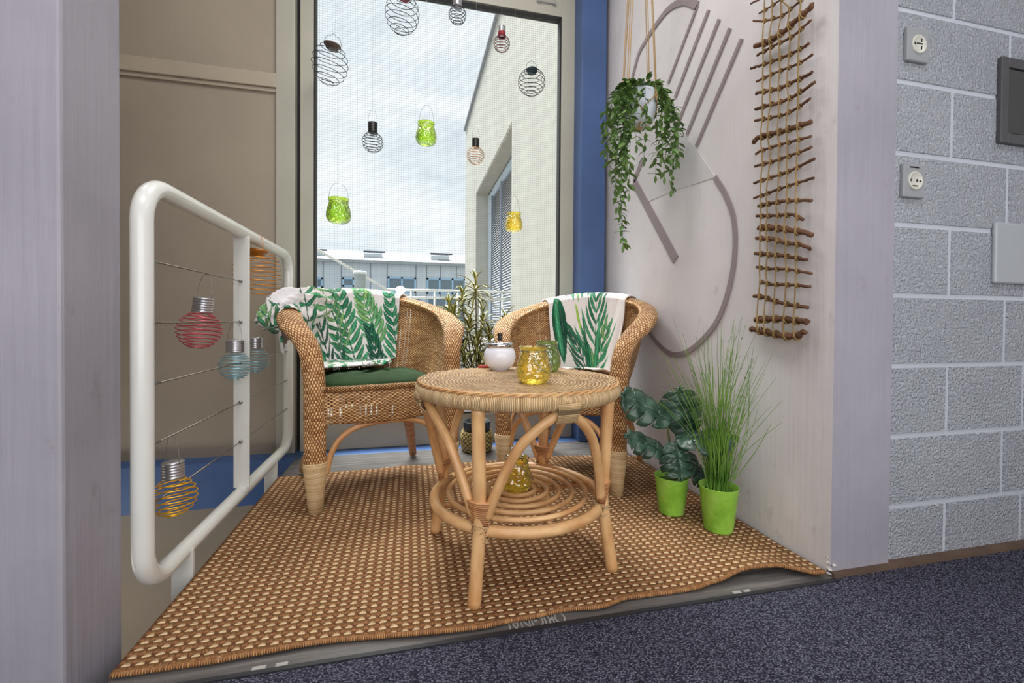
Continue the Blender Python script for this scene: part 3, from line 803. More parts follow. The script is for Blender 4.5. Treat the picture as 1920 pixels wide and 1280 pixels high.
def mkjar(u, vtop, vbase, label, mat, R0, Y=YH):
    b = on_y(u, vbase, Y); t = on_y(u, vtop, Y); tot = t.z-b.z; H = R0*2.05
    o = jar(tuple(b), label, mat, R0, H, tot-H*0.875, hang=ZC-b.z); return o
mkjar(799, 197, 271, 'lime green glass jar lantern hanging against the clouds', M_GLIME, 0.052)
mkjar(635, 343, 418, 'lime green glass jar lantern hanging low at the window left', M_GLIME, 0.057)
mkjar(963, 365, 434, 'yellow glass jar lantern hanging before the shutters outside', M_GYEL, 0.047)

# on the railing
XRAIL = -0.583
p = on_x(388, 514, XRAIL); bulb_lantern(tuple(p), 'pink wire bulb lantern hanging from the top railing cable', M_PINK, M_SILVER, r=0.057, hh=0.068, cap=(0.026, 0.044), turns=10, wr=0.0016, tilt=R(9), rz=R(-25))
p = on_x(443, 603, XRAIL)+Vector((0.0, -0.01, 0)); bulb_lantern(tuple(p), 'pale blue wire bulb lantern in front of the flat baluster', M_BLU, M_SILVER, r=0.049, hh=0.062, cap=(0.0275, 0.042), turns=10, wr=0.0015, rz=R(-30), hw=0.03)
p = on_x(478, 602, XRAIL)+Vector((0.0, 0.0, 0)); bulb_lantern(tuple(p), 'pale blue wire bulb lantern behind the flat baluster', M_BLU, M_SILVER, r=0.05, hh=0.062, cap=(0.025, 0.042), turns=10, wr=0.0015, rz=R(20))
p = on_x(322, 825, XRAIL); bulb_lantern((XRAIL, p.y, 0.39), 'yellow wire bulb lantern hanging low by the railing corner', M_YEL, M_SILVER, r=0.049, hh=0.066, cap=(0.024, 0.042), turns=8, wr=0.0015, rz=R(-35), hw=0.026, tilt=R(-3))
# orange cylinder lantern on the top rail
def drum_lantern(loc):
    o = thing('wire_drum_lantern', 'orange wire drum lantern hung over the white top rail', 'lantern', loc, R(-40))
    r, H = 0.082, 0.155; pts = []; N = 9*26
    for i in range(N+1):
        k = i/N; rr = r*(0.62+0.38*math.sin(PI*min(1, max(0, k))**0.8)**0.5) if k < 0.5 else r*(0.80+0.20*math.sin(PI*k)**0.5)
        pts.append((rr*math.cos(2*PI*9*k), rr*math.sin(2*PI*9*k), -0.02-H*k))
    MB().tube(pts, 0.0013, 6).build('wire_drum', M_ORA, o)
    MB().lathe([(0.0005, 0.0), (0.037, 0.0), (0.04, -0.004), (0.038, -0.012), (0.027, -0.014), (0.025, -0.026), (0.0005, -0.026)], 28).build('solar_cap', M_ORC, o)
    MB().tube([(0.038*math.cos(PI*k/16), 0, -0.004+0.062*math.sin(PI*k/16)**0.7) for k in range(17)], 0.0010, 6).build('handle', M_ORA, o)
    return o
p = on_x(482, 480, XRAIL); drum_lantern((XRAIL, p.y, 0.985+0.0215-0.058))

# ================================================================== TABLE
TX, TY, TZ = 0.302, 1.222, 0.515
def table():
    t = thing('rattan_side_table', 'round rattan side table with woven top, standing on the rug', 'table', (TX, TY, 0.0115))
    H = TZ-0.0115; RT = 0.272; r_r = 0.0215; za = H-0.024
    ring = [(RT*math.cos(2*PI*k/96), RT*math.sin(2*PI*k/96), za) for k in range(96)]
    MB().tube(ring, r_r, 16, closed=True, us=1).build('rim', M_WRAP, t)
    # woven disc, dished very slightly, with braided edge
    P = []; nr = 40
    for i in range(nr+1):
        r = 0.001+(RT+0.010-0.001)*i/nr
        P.append([(r*math.cos(2*PI*j/120), r*math.sin(2*PI*j/120), H-0.003+0.002*math.exp(-(r/0.1)**2)) for j in range(121)])
    mb = MB().grid(P, uvf=lambda i, j: (j/120*96, i/nr*RT/0.0050))
    o = mb.build('woven_top', M_TOPW, t); solid(o, 0.004, -1)
    e = MB()
    for ph in range(2):
        pts = []
        for k in range(480):
            a = 2*PI*k/480; w = 60*a/2*1.0+ph*PI
            pts.append(((RT+0.011+0.0026*math.cos(30*a+ph*PI))*math.cos(a), (RT+0.011+0.0026*math.cos(30*a+ph*PI))*math.sin(a), H-0.004+0.0030*math.sin(30*a+ph*PI)))
        e.tube(pts, 0.0034, 6, closed=True)
    e.build('braided_edge', M_CANE, t)
    # legs
    a0 = math.atan2(0.997-TY, 0.146-TX)
    ring_z = 0.165; RR = 0.238
    for q in range(4):
        a = a0+q*PI/2; ca, sa = math.cos(a), math.sin(a)
        foot = Vector((0.276*ca, 0.276*sa, 0.001)); node = Vector((0.248*ca, 0.248*sa, ring_z+0.02)); nup = Vector((0.250*ca, 0.250*sa, ring_z+0.07))
        topc = Vector((0.262*ca, 0.262*sa, za-r_r*0.6))
        lg = MB().tube(spline([foot, Vector((0.262*ca, 0.262*sa, 0.09)), node, nup, (nup+topc)/2, topc], 5), 0.0165, 14, vs=1.0, us=1).build('leg', M_CANE, t)
        # wrapped joint
        j = MB().tube([node+Vector((0, 0, -0.02)), node+Vector((0, 0, 0.01)), node+Vector((0, 0, 0.055))], [0.019, 0.023, 0.036], 24, vs=1.0, flat=None)
        j.v = [tuple(Vector(v)) for v in j.v]
        # flatten the wrap radially so that it is a fan
        rad = Vector((ca, sa, 0)); c0 = node
        j.v = [tuple(Vector(v)-rad*((Vector(v)-c0).dot(rad))*0.38) for v in j.v]
        j.build('joint_wrap', M_WRAPD, t)
        tie = MB()
        for k in range(5):
            tie.tube([Vector((0.243*ca, 0.243*sa, ring_z-0.004+k*0.005-0.006))+Vector((0.0225*math.cos(x), 0.0225*math.sin(x), 0.010*math.sin(x+k+q))) for x in [2*PI*i/18 for i in range(18)]], 0.0017, 5, closed=True)
        tie.build('joint_tie', M_WRAP, t)
    # arches
    for q in range(4):
        a = a0+q*PI/2; b = a+PI/2; m = a+PI/4
        def pt(ang, r, z): return Vector((r*math.cos(ang), r*math.sin(ang), z))
        pts = [pt(a+0.07, 0.246, ring_z+0.035), pt(a+0.17, 0.250, ring_z+0.10), pt(a+0.36, 0.256, ring_z+0.20), pt(m-0.24, 0.262, za-0.062), pt(m-0.09, 0.266, za-0.034), pt(m, 0.266, za-0.029),
               pt(m+0.09, 0.266, za-0.034), pt(m+0.24, 0.262, za-0.062), pt(b-0.36, 0.256, ring_z+0.20), pt(b-0.17, 0.250, ring_z+0.10), pt(b-0.07, 0.246, ring_z+0.035)]
        MB().tube(spline(pts, 6), 0.0125, 12).build('arch_brace', M_CANE, t)
        w = []
        wr_ = MB()
        for k in range(17):
            an = m+(k-8)*0.0115*1.0
            c = pt(an, 0.2685, za-0.013); rad = Vector((math.cos(an), math.sin(an), 0))
            wr_.tube([c+rad*0.026*math.cos(x)+Vector((0, 0, 0.037*math.sin(x))) for x in [2*PI*i/20 for i in range(20)]], 0.0018, 5, closed=True)
        wr_.build('arch_wrap', M_WRAP, t)
    # lower shelf
    MB().tube([(RR*math.cos(2*PI*k/80), RR*math.sin(2*PI*k/80), ring_z) for k in range(80)], 0.0145, 14, closed=True).build('lower_ring', M_CANE, t)
    for k, rr in enumerate((0.198, 0.160, 0.122, 0.086, 0.050)):
        MB().tube([(rr*math.cos(2*PI*i/64), rr*math.sin(2*PI*i/64), ring_z+0.012) for i in range(64)], 0.0072, 10, closed=True).build('shelf_ring', M_CANE, t)
    for k in range(2):
        a = a0+PI/4+k*PI/2
        MB().tube([(-RR*math.cos(a), -RR*math.sin(a), ring_z-0.002), (RR*math.cos(a), RR*math.sin(a), ring_z-0.002)], 0.0075, 10).build('shelf_bar', M_CANED, t)
    return t
table()
SH = 0.0115+0.165+0.012+0.0072
p = on_z(1000, 719, TZ)
jar((p.x, p.y, TZ+0.001), 'large yellow hammered glass lantern at the front of the tabletop', M_GYEL, 0.0455, 0.098, 0.055, handle_down=True)
p = on_z(1027, 697, TZ)
jar((p.x, p.y+0.01, TZ+0.001), 'dark green hammered glass lantern behind the yellow one on the table', M_GGRN, 0.0450, 0.100, 0.0)
p = on_z(968, 919, SH)
jar((p.x, p.y, SH), 'yellow glass lantern standing on the lower ring shelf of the table', M_GYEL, 0.043, 0.095, 0.05, handle_down=True)
# ashtray
p = on_z(937, 694, TZ)
ash = thing('ball_ashtray', 'white glass ball ashtray with chrome push lid on the table', 'ashtray', (p.x, p.y, TZ+0.001))
R1 = 0.0535
prof = [(0.0005, 0.0)]+[(R1*math.sin(a), 0.046-0.050*math.cos(a)) for a in [R(32+k*8) for k in range(14)]]
prof = [(0.0005, 0.0), (R1*0.5, 0.0)]+[q for q in prof[1:] if q[1] > 0.002]
MB().lathe(prof, 48).build('glass_bowl', plain('opal_white_glass', rgb(228, 228, 238), 0.12, var=0.01), ash)
MB().lathe([(0.0445, 0.077), (0.0460, 0.079), (0.0460, 0.089), (0.044, 0.0905), (0.041, 0.0895), (0.0395, 0.083), (0.0005, 0.083)], 48).build('chrome_lid', M_CHROME, ash)
MB().lathe([(0.0035, 0.083), (0.0035, 0.105), (0.003, 0.106)], 16).build('spindle', M_CHROME, ash)
MB().lathe([(0.0005, 0.099), (0.0075, 0.099), (0.009, 0.122), (0.0085, 0.1235), (0.0005, 0.1235)], 24).build('push_knob', M_BLACK, ash)
p = on_z(906, 690, TZ)
bx = thing('cigarette_lighter', 'small red lighter lying behind the white ball ashtray', 'lighter', (p.x, p.y, TZ+0.0015), R(-8))
bevel(MB().box((-0.018, -0.009, 0), (0.034, 0.009, 0.010)).build('lighter_body', plain('red_lacquer', rgb(178, 60, 48), 0.3), bx, smooth=False), 0.003)
bevel(MB().box((0.034, -0.008, 0.0005), (0.046, 0.008, 0.0095)).build('lighter_head', M_SILVER, bx, smooth=False), 0.002)

# ================================================================== CHAIRS
RIM = [(-0.252, -0.246, 0.455), (-0.262, -0.228, 0.550), (-0.283, -0.160, 0.630), (-0.300, -0.050, 0.682), (-0.295, 0.060, 0.716), (-0.256, 0.17, 0.748), (-0.170, 0.255, 0.776), (-0.06, 0.295, 0.791),
       (0.06, 0.295, 0.791), (0.170, 0.255, 0.776), (0.256, 0.17, 0.748), (0.295, 0.060, 0.716), (0.300, -0.050, 0.682), (0.283, -0.160, 0.630), (0.262, -0.228, 0.550), (0.252, -0.246, 0.455)]
SEAT = [(-0.225, -0.235), (-0.228, -0.215), (-0.230, -0.15), (-0.232, -0.06), (-0.228, 0.05), (-0.200, 0.13), (-0.130, 0.195), (-0.05, 0.222),
        (0.05, 0.222), (0.130, 0.195), (0.200, 0.13), (0.228, 0.05), (0.232, -0.06), (0.230, -0.15), (0.228, -0.215), (0.225, -0.235)]
RIMS = spline(RIM, 8); SEATS = spline([(a, b, 0.40) for a, b in SEAT], 8)
NR = len(RIMS)
def shell(i, s):
    """point on the inner shell; i index (float) along the rim, s 0 rim .. 1 seat level"""
    i0 = int(min(NR-2, max(0, math.floor(i)))); f = i-i0
    a = RIMS[i0].lerp(RIMS[i0+1], f); b = SEATS[i0].lerp(SEATS[i0+1], f)
    m = a.lerp(b, s)
    # bellied out a little
    out = Vector((a.x, a.y-0.02, 0)); out = out.normalized() if out.length > 1e-4 else out
    k = s*(1-s)
    xy = Vector((a.x+(b.x-a.x)*(s**1.25), a.y+(b.y-a.y)*(s**1.25), a.z+(b.z-a.z)*s))
    return xy + out*0.02*k
def make_chair(label, loc, rz, plain_left=True):
    c = thing('wicker_armchair', label, 'armchair', loc, rz)
    # shell: continues below seat to the bottom edge
    rows = 36; L = [0]
    for i in range(1, NR): L.append(L[-1]+(RIMS[i]-RIMS[i-1]).length)
    P = []
    for j in range(rows+1):
        s = j/rows; row = []
        for i in range(NR):
            if s < 0.8: p = shell(i, s/0.8)
            else:
                p = shell(i, 1.0); q = (s-0.8)/0.2; p = Vector((p.x*(1-0.02*q), p.y*(1-0.02*q), 0.40-0.115*q))
            row.append(p)
        P.append(row)
    mb = MB().grid(P, uvf=lambda j, i: (L[i]/0.0095, (-P[j][i].z)/0.0054))
    o = mb.build('woven_shell', M_WEAVEH, c); solid(o, 0.005, 0)
    # front apron
    P = []
    for j in range(15):
        row = []
        for i in range(25):
            x = -0.232+0.464*i/24; zt = 0.425; zb = 0.300-0.000*math.sin(PI*i/24)+0.004*math.cos(PI*i/12)
            y = -0.245-0.015*math.sin(PI*i/24)-0.010*math.sin(PI*j/14)
            row.append((x, y, zt+(zb-zt)*j/14))
        P.append(row)
    o = MB().grid(P, uvf=lambda j, i: (i/24*0.464/0.0095, -P[j][i][2]/0.0055)).build('front_apron', M_WEAVEH, c); solid(o, 0.005, 0)
    # seat deck
    P = []
    for j in range(13):
        f = j/12; row = []
        for i in range(NR):
            b = SEATS[i]; row.append((b.x*f*0.995, -0.02+(b.y+0.02)*f*0.995, 0.392+0.010*f))
        P.append(row)
    MB().grid(P, closed_u=True, uvf=lambda j, i: (i*1.4, j*2.6)).build('seat_deck', M_WEAVE, c)
    # rolled seat front
    MB().tube([(-0.235, -0.250, 0.425), (-0.12, -0.263, 0.425), (0, -0.266, 0.425), (0.12, -0.263, 0.425), (0.235, -0.250, 0.425)], 0.011, 12, us=14, vs=170).build('seat_roll', M_BRAID, c)
    # arm and back rim: thick flattened woven roll
    path = RIMS; n = len(path)
    up_l = spline([(-0.248, -0.240, 0.165), (-0.250, -0.243, 0.26), (-0.251, -0.246, 0.36), (-0.2515, -0.2465, 0.43)], 5)
    up_r = [Vector((-p.x, p.y, p.z)) for p in reversed(up_l)]
    band = up_l+RIMS[1:-1]+up_r
    m = MB(); Pg = []; Ls = 0; seg = 24; ups = []; nb_ = len(band)
    for i, p in enumerate(band):
        t = (band[min(nb_-1, i+1)]-band[max(0, i-1)]).normalized()
        outv = Vector((p.x, p.y-0.03, 0)).normalized(); side = Vector((1 if p.x > 0 else -1, 0, 0))
        w = t.cross(Vector((0, 0, 1))); w = w.normalized() if w.length > 1e-3 else side
        if w.dot(outv) < 0: w = -w
        v = min(1, max(0, (abs(t.z)-0.42)/0.5)); v = v*v*(3-2*v)
        w = w*(1-v)+side*v; w = (w-w.dot(t)*t).normalized(); h = t.cross(w)
        if i: Ls += (p-band[i-1]).length
        back = min(1, max(0, (p.y+0.10)/0.30)) if p.z > 0.5 else 0
        a_ = 0.036*v+(0.047-0.016*back)*(1-v); b_ = 0.023*v+0.025*(1-v)
        cpt = p+outv*(0.018-0.006*back)*(1-v)-Vector((0, 0, 0.012))*(1-v)
        Pg.append([cpt+w*a_*math.cos(2*PI*q/seg)+h*b_*math.sin(2*PI*q/seg) for q in range(seg+1)]); ups.append(Ls)
    m.grid(Pg, uvf=lambda i, q: (q/seg*44, ups[i]/0.0105))
    m.build('woven_arm_band', M_WEAVEP, c)
    # twisted border cord along the inside edge of the rim
    cord = MB()
    for ph in (0, PI):
        pts = []
        for i in range((n-1)*4+1):
            f = i/4; i0 = min(n-2, int(f)); p = path[i0].lerp(path[i0+1], f-i0)
            inn = -Vector((p.x, p.y-0.03, 0)).normalized()
            pts.append(p+inn*(0.021+0.0035*math.cos(i*0.55+ph))+Vector((0, 0, 0.0035*math.sin(i*0.55+ph)-0.004)))
        cord.tube(pts, 0.0042, 6)
    cord.build('border_cord', M_CANE, c)
    for sx in (-1, 1):
        # wrapped foot
        MB().tube([(sx*0.246, -0.238, 0.001), (sx*0.247, -0.238, 0.06), (sx*0.248, -0.240, 0.172), (sx*0.248, -0.240, 0.176)], [0.025, 0.029, 0.041, 0.037], 22, flat=(0.72, 1.0), upv=(0, 1, 0)).build('front_foot', M_WRAP, c)
        # rear leg
        pl_ = (sx < 0) == plain_left
        a = Vector((sx*0.185, 0.150, 0.300)); b = Vector((sx*0.250, 0.238, 0.001))
        if pl_: MB().tube([a+Vector((-0.004*sx, 0, 0.02)), a.lerp(b, 0.5), b], [0.015, 0.015, 0.014], 14).build('rear_leg', M_CANE, c)
        else: MB().tube([a, a.lerp(b, 0.5), b], [0.026, 0.023, 0.0175], 16).build('rear_leg', M_WRAPD, c)
        # side arch under the shell
        MB().tube(spline([(sx*0.236, -0.205, 0.15), (sx*0.236, -0.17, 0.235), (sx*0.232, -0.09, 0.288), (sx*0.226, 0.03, 0.294), (sx*0.205, 0.12, 0.285)], 6), 0.0095, 10).build('side_hoop', M_CANED, c)
    MB().tube(spline([(-0.212, -0.238, 0.130), (-0.196, -0.240, 0.200), (-0.160, -0.243, 0.255), (-0.10, -0.246, 0.286), (0, -0.248, 0.296), (0.10, -0.246, 0.286), (0.160, -0.243, 0.255), (0.196, -0.240, 0.200), (0.212, -0.238, 0.130)], 7), 0.0105, 12).build('front_hoop', M_CANED, c)
    MB().tube([(p.x*0.95, p.y*0.95, 0.287) for p in SEATS], 0.009, 8).build('base_ring', M_CANED, c)
    return c
CL = ((-0.158, 1.904, 0.0), R(17.5)); CR = ((0.735, 1.862, 0.0), R(-40))
ZR = 0.0115
make_chair('wicker armchair with green seat cushion beside the white railing', (CL[0][0], CL[0][1], ZR), CL[1], True)
make_chair('wicker armchair in the corner by the pink-white wall, behind the table', (CR[0][0], CR[0][1], ZR), CR[1], False)

def chair_space(pt, ch):
    c, s = math.cos(ch[1]), math.sin(ch[1])
    return Vector((ch[0][0]+pt.x*c-pt.y*s, ch[0][1]+pt.x*s+pt.y*c, ZR+pt.z))

# cushion
def cushion():
    n = 56; P = []
    for j in range(n+1):
        row = []
        for i in range(n+1):
            a = -1+2*i/n; b = -1+2*j/n
            # superellipse footprint
            k = (abs(a)**3.2+abs(b)**3.2)**(1/3.2); mx = max(abs(a), abs(b))
            s = (mx/k) if k > 1e-6 else 1
            x = a*s*0.222; y = b*s*0.208-0.020
            e = min(1, max(0, 1-k*s)); 
            e = max(0, 1-(mx)**3.5)
            h = 0.038*math.sqrt(max(0, 1-mx**4))
            tuft = sum(0.020*math.exp(-((x-tx)**2+(y-ty)**2)/0.0011) for tx in (-0.08, 0.08) for ty in (-0.09, 0.055))
            fold = 0.006*nz(x*14, y*14, 3)*e + 0.005*nz(x*30, y*22, 5)*e
            row.append((x, y, 0.418+h*1.1-tuft*e+fold))
        P.append(row)
    mb = MB().grid(P)
    P2 = [[(p[0], p[1], 0.414) for p in row] for row in P]
    mb.grid(P2)
    # side wall between the two sheets
    ring = [(0, i) for i in range(n)]+[(j, n) for j in range(n)]+[(n, n-i) for i in range(n)]+[(n-j, 0) for j in range(n)]
    k = (n+1)*(n+1)
    for q in range(len(ring)):
        (j1, i1), (j2, i2) = ring[q], ring[(q+1) % len(ring)]
        mb.f.append((j1*(n+1)+i1, k+j1*(n+1)+i1, k+j2*(n+1)+i2, j2*(n+1)+i2))
    o = mb.build('seat_cushion', M_CUSH)
    tag(o, 'dark green quilted seat cushion on the armchair by the railing', 'cushion')
    o.location = (CL[0][0], CL[0][1], ZR); o.rotation_euler = (0, 0, CL[1])
cushion()

# throws: swept over the rim of each chair
def drape(i0, i1, out_len, in_len, na, nb, skew=None, fold=0.010, seed=0, seat_run=0.0, thick_off=0.012, hem=None, stop_z=None):
    """returns grid of points and cloth coordinates (a, b)"""
    G = []; A = []
    width = 0
    for j in range(na+1):
        k = j/na; ii = i0+(i1-i0)*k
        a0 = int(min(NR-2, max(0, math.floor(ii)))); f = ii-a0
        rim = RIMS[a0].lerp(RIMS[a0+1], f)
        outv = Vector((rim.x, rim.y-0.03, 0)).normalized()
        # profile polyline: outside hem -> over rim -> shell -> seat
        pts = []
        ol = out_len(k) if callable(out_len) else out_len
        il = in_len(k) if callable(in_len) else in_len
        ox = rim+outv*0.052
        m = 10
        for q in range(m+1): pts.append(ox+Vector((0, 0, -0.012-ol*(1-q/m)))-outv*0.02*(1-q/m)**1)
        for q in range(1, 8):
            an = PI*q/8; pts.append(rim+outv*(0.014+0.038*math.cos(an))+Vector((0, 0, -0.010+0.034*math.sin(an))))
        d = 0
        for q in range(0, 31):
            s = q/30*0.95; p = shell(ii, s); nrm = -outv
            if stop_z and p.z < stop_z: break
            pts.append(p+nrm*(thick_off+0.012)+Vector((0, 0, 0.0)))
        last = pts[-1]
        for q in range(1, 14):
            pts.append(last+(-outv)*0.022*q+Vector((0, 0, (0.0 if q > 1 else 0.002) if stop_z else (0.022 if q > 1 else 0.012))))
        # arc length
        LL = [0]
        for q in range(1, len(pts)): LL.append(LL[-1]+(pts[q]-pts[q-1]).length)
        tot = ol+0.14+il
        row = []; w = 0
        for b in range(nb+1):
            l = min(tot, LL[-1])*b/nb
            while w < len(LL)-2 and LL[w+1] < l: w += 1
            f2 = (l-LL[w])/max(1e-9, LL[w+1]-LL[w]); row.append((pts[w].lerp(pts[w+1], min(1, f2)), outv, l, l-ol))
        G.append(row)
        A.append(rim.copy())
    return G, A
def make_throw(ch, label, name, i0, i1, out_len, in_len, style, seed, fold=0.010, crumple=0.0, plain=None, flip=False, stop_z=None):
    na, nb = 200, 260
    G, A = drape(i0, i1, out_len, in_len, na, nb, stop_z=stop_z)
    La = [0]
    for j in range(1, na+1): La.append(La[-1]+(A[j]-A[j-1]).length)
    rnd = random.Random(seed)
    V = []; ca = []; cb = []; msk = []
    cx, cy = ch[0][0], ch[0][1]; c, s = math.cos(ch[1]), math.sin(ch[1])
    for j in range(na+1):
        for b in range(nb+1):
            p, outv, l, lr = G[j][b]
            tot = G[j][nb][2]
            t = max(0, lr-0.10)/0.35
            fo = fold*(0.35+min(1, abs(lr)*3.5))
            d = fo*(0.9*math.sin(La[j]*52+1.8*math.sin(l*5+seed))*0.55+0.7*nz(La[j]*9, l*3.5, seed))
            cr = crumple*max(0, (l-(tot-0.11))/0.11)
            d2 = cr*(nz(La[j]*28, l*34, seed+9)*1.0+0.6*abs(nz(La[j]*55, l*60, seed+2)))
            # inside: push towards chair middle (never through the shell), outside: push outward
            sgn = -1 if lr > 0.05 else 1
            off = (abs(d)+abs(d2))*sgn
            q = p+outv*off
            if lr > 0.30: q = q+Vector((0, 0, abs(d2)*1.2))
            if -0.0 < lr < 0.12: q = q+Vector((0, 0, abs(d)*0.5))
            V.append(q); ca.append(La[j]); cb.append(l)
    o = mesh(name, V, [(j*(nb+1)+b, (j+1)*(nb+1)+b, (j+1)*(nb+1)+b+1, j*(nb+1)+b+1) for j in range(na) for b in range(nb)], M_THROW)
    solid(o, 0.006, 0)
    o.location = (cx, cy, ZR); o.rotation_euler = (0, 0, ch[1])
    a = np.array(ca); b = np.array(cb)
    if flip: a = a.max()-a
    pm = None
    paint_cloth(o, a, b, style, rnd, None)
    tag(o, label, 'throw')
    return o
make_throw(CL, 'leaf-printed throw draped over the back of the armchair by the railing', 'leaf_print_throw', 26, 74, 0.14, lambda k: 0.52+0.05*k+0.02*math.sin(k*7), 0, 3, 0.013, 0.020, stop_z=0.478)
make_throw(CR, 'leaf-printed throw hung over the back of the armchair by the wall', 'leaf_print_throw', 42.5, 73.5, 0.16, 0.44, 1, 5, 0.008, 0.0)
# gathered end of the left throw, bunched over the arm towards the railing
def arm_bundle():
    c, s_ = math.cos(CL[1]), math.sin(CL[1])
    def loc(x, y, z): dx, dy = x-CL[0][0], y-CL[0][1]; return Vector((dx*c+dy*s_, -dx*s_+dy*c, z-ZR))
    path = spline([loc(-0.345, 1.975, 0.755), loc(-0.395, 1.925, 0.752), loc(-0.440, 1.875, 0.738), loc(-0.482, 1.835, 0.712), loc(-0.512, 1.800, 0.680), loc(-0.528, 1.775, 0.648)], 24)
    n = len(path); seg = 120; P = []; uvs = []; L = 0
    V = []; ca = []; cb = []; pm = []
    for i, p in enumerate(path):
        k = i/(n-1); t = (path[min(n-1, i+1)]-path[max(0, i-1)]).normalized()
        side = t.cross(Vector((0, 0, 1))).normalized(); h = side.cross(t)
        if i: L += (p-path[i-1]).length
        end = math.sqrt(max(0.0, 1-max(0, (k-0.88)/0.12)**2))
        hh = (0.036+0.030*math.sin(PI*min(1, k*0.9+0.1))**0.8)*max(0.05, end); ww = (0.030+0.014*k)*max(0.05, end)
        for q in range(seg):
            a_ = 2*PI*q/seg; ca_, sa_ = math.cos(a_), math.sin(a_)
            f = 1+0.20*math.sin(a_*7+k*5+2*nz(k*3, a_, 2))*(0.4+k)+0.22*nz(ca_*2.2, sa_*2.2, k*7)+0.12*nz(ca_*6, sa_*6, k*22)
            droop = -0.030*max(0, -sa_)*math.sin(PI*min(1, k*1.1))
            V.append(p+side*ww*ca_*f+h*hh*sa_*f+Vector((0, 0, droop))); ca.append(0.04+L*1.1); cb.append(0.27+0.0022*abs(q-seg*0.25)*1.6)
            pm.append(0.44 < k+0.03*sa_ < 0.70 and not (0.60 < q/seg < 0.92))
    F_ = [(i*seg+q, i*seg+(q+1) % seg, (i+1)*seg+(q+1) % seg, (i+1)*seg+q) for i in range(n-1) for q in range(seg)]
    F_.append(tuple(range(seg-1, -1, -1))); F_.append(tuple((n-1)*seg+q for q in range(seg)))
    o = mesh('leaf_print_throw_end', V, F_, M_THROW)
    paint_cloth(o, np.array(ca), np.array(cb), 0, random.Random(11), np.array(pm))
    return o
ab = arm_bundle(); ab.name = 'gathered_end'
tl = [o for o in bpy.data.objects if o.name == 'leaf_print_throw'][0]
ab.parent = tl
ab['label'] = 'gathered end with plain white strip over the arm'

